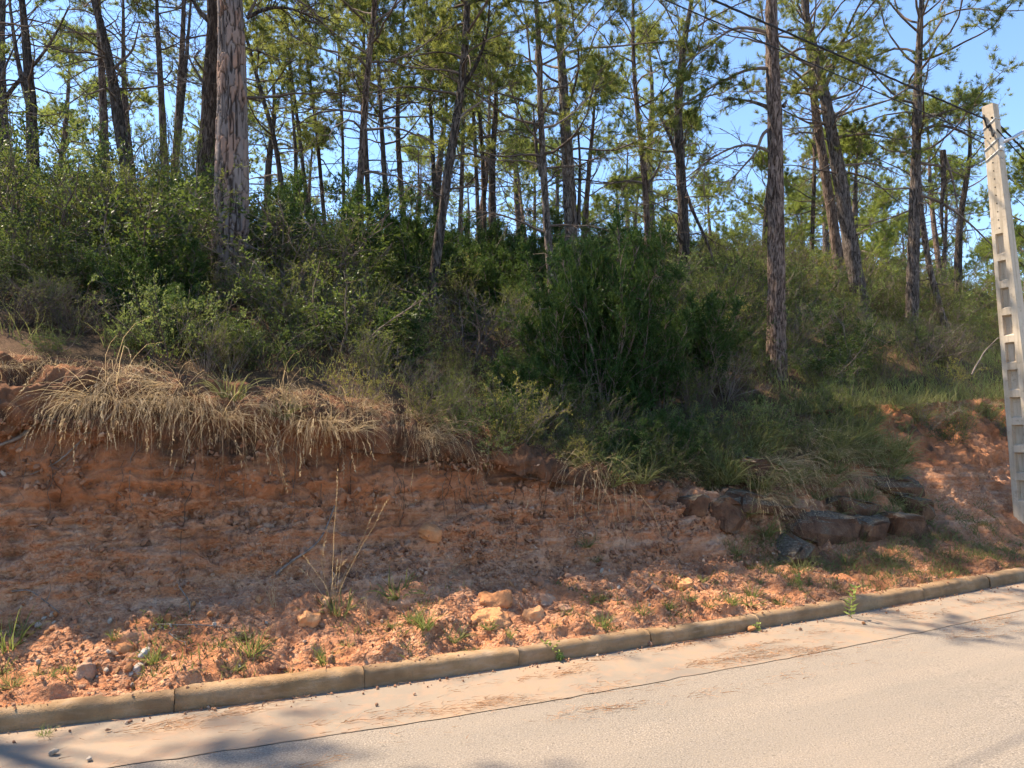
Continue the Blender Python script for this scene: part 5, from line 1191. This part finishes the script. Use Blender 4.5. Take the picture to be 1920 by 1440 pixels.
tp = [(-0.94, 1), (0.94, 1), (1, 0.9), (1, -0.9), (0.94, -1), (-0.94, -1), (-1, -0.9), (-1, 0.9)]; ci = [vv(u, d, Hh) for u, d in tp]
mb.add(np.array(V), np.array(F)); mb.f.append(np.array([[ci[0], ci[k], ci[k + 1]] for k in range(1, 7)]))
me = mb.mesh('shaft', M['pole'], False); link('shaft', me, pole)
for k in range(13):
    c = pole_pt(0.0, 1.0, Hh - 0.33 - 0.105 * k) - fn * 0.012; v, f = tubes(np.stack([c, c + fn * 0.0145])[None], np.full((1, 2), 0.0085), 8)
    mb = MB(); mb.add(v, f); mb.add(np.stack([c + fn * 0.0146] + [v[8 + j] for j in range(8)]), np.array([[0, 1 + j, 1 + (j + 1) % 8] for j in range(8)])); mb.build('bolt_hole', M['hole'], pole)  # dark plugs stand in for the shaded hollows of small holes
for hh in (Hh - 0.52, Hh - 0.66, Hh - 0.25):
    ring = np.array([pole_pt(u * 1.06, d * 1.06, hh + 0.05 * u) for u, d in tp + tp[:1]]); v, f = tubes(ring[None], np.full((1, 9), 0.006), 5); MB().add(v, f).build('wire_band', M['metal'], pole)
c = pole_pt(1.25, 0.4, Hh - 0.62); prof_ = [(0.0, 0.010), (0.02, 0.028), (0.05, 0.030), (0.06, 0.022), (0.08, 0.030), (0.13, 0.030), (0.15, 0.016), (0.17, 0.010)]
v, f = tubes(np.array([c + pole_dir * a for a, _ in prof_])[None], np.array([[b for _, b in prof_]]), 12); MB().add(v, f).build('insulator', M['porcelain'], pole)
hk = np.array([c + pole_dir * 0.0 + fs * (0.03 * math.sin(t)) - pole_dir * (0.05 - 0.05 * math.cos(t)) for t in np.linspace(0, 5.2, 14)]); v, f = tubes(hk[None], np.full((1, 14), 0.006), 6); MB().add(v, f).build('hook', M['metal'], pole)
arm0 = pole_pt(0.95, 0.3, Hh - 0.52); armd = unit(np.array([0.86, 0.1, 0.45])); v, f = tubes(np.array([arm0 - fs * 0.05, arm0 + fs * 0.06, arm0 + fs * 0.09 + armd * 0.12, arm0 + armd * 0.6, arm0 + armd * 1.3])[None], np.full((1, 5), 0.021), 12)
MB().add(v, f).build('lamp_arm', M['metal'], pole)
def cable(label, a, b, sag, rad, twist=False):
    t = np.linspace(0, 1, 160)[:, None]; c = a * (1 - t) + b * t; c[:, 2] -= (4 * sag * t * (1 - t))[:, 0]; base = a.copy(); mb = MB(); dr = unit(b - a); up = unit(np.cross(dr, np.array([0, 1.0, 0.2])))
    if twist:
        side = np.cross(dr, up); w = t[:, 0] * np.linalg.norm(b - a) * 9
        for ph in (0, 2.09, 4.19):
            q = c + rad * 0.8 * (np.cos(w + ph)[:, None] * up + np.sin(w + ph)[:, None] * side); v, f = tubes((q - base)[None], np.full((1, 160), rad * 0.75), 5); mb.add(v, f)
    else: v, f = tubes((c - base)[None], np.full((1, 160), rad), 6); mb.add(v, f)
    o = mb.build('overhead_cable', M['cable'], None, True, tuple(base)); tag(o, label, 'cable', 'cables strung from the pole'); return o
A1 = pb + pole_pt(-0.7, 1.15, Hh - 0.16); A2 = pb + pole_pt(-0.7, 1.15, Hh - 0.42)
q1 = P(1363, 0, 7.05); q2 = P(1280, 2, 6.95)
cable('thick twisted black cable rising left from the pole top', A1, A1 + (q1 - A1) * 5.5, 0.10, 0.0085, True)
cable('thin black cable running left below the thick twisted one', A2, A2 + (q2 - A2) * 5.2, 0.10, 0.0065)
A3 = pb + pole_pt(0.6, 1.15, Hh - 0.18)
cable('thick cable dropping right from the pole out of the photo', A3, P(1990, 345, 10.6), 0.02, 0.0085, True)
cable('thin cable dropping right from the pole fittings', pb + pole_pt(1.1, 0.9, Hh - 0.35), P(1990, 370, 10.2), 0.02, 0.008)
lp = np.array([pb + pole_pt(-0.75 + 1.6 * t, 1.18 + 0.25 * math.sin(t * 9), Hh - 0.14 - 0.30 * t + 0.05 * math.sin(t * 14)) for t in np.linspace(0, 1, 24)]); v, f = tubes((lp - lp[0])[None], np.full((1, 24), 0.011), 6)
o = MB().add(v, f).build('cable_loop', M['cable'], None, True, tuple(lp[0])); tag(o, 'black cable loop wrapped across the front of the pole top', 'cable')

for o, px, Yd, k in FAR_PX:
    o['label'] = ('very distant ' if Yd > 36 else 'distant ') + ['tall', 'slim', 'stout', 'bushy', 'low wide'][k] + ' pine on the crest ' + zone(px)
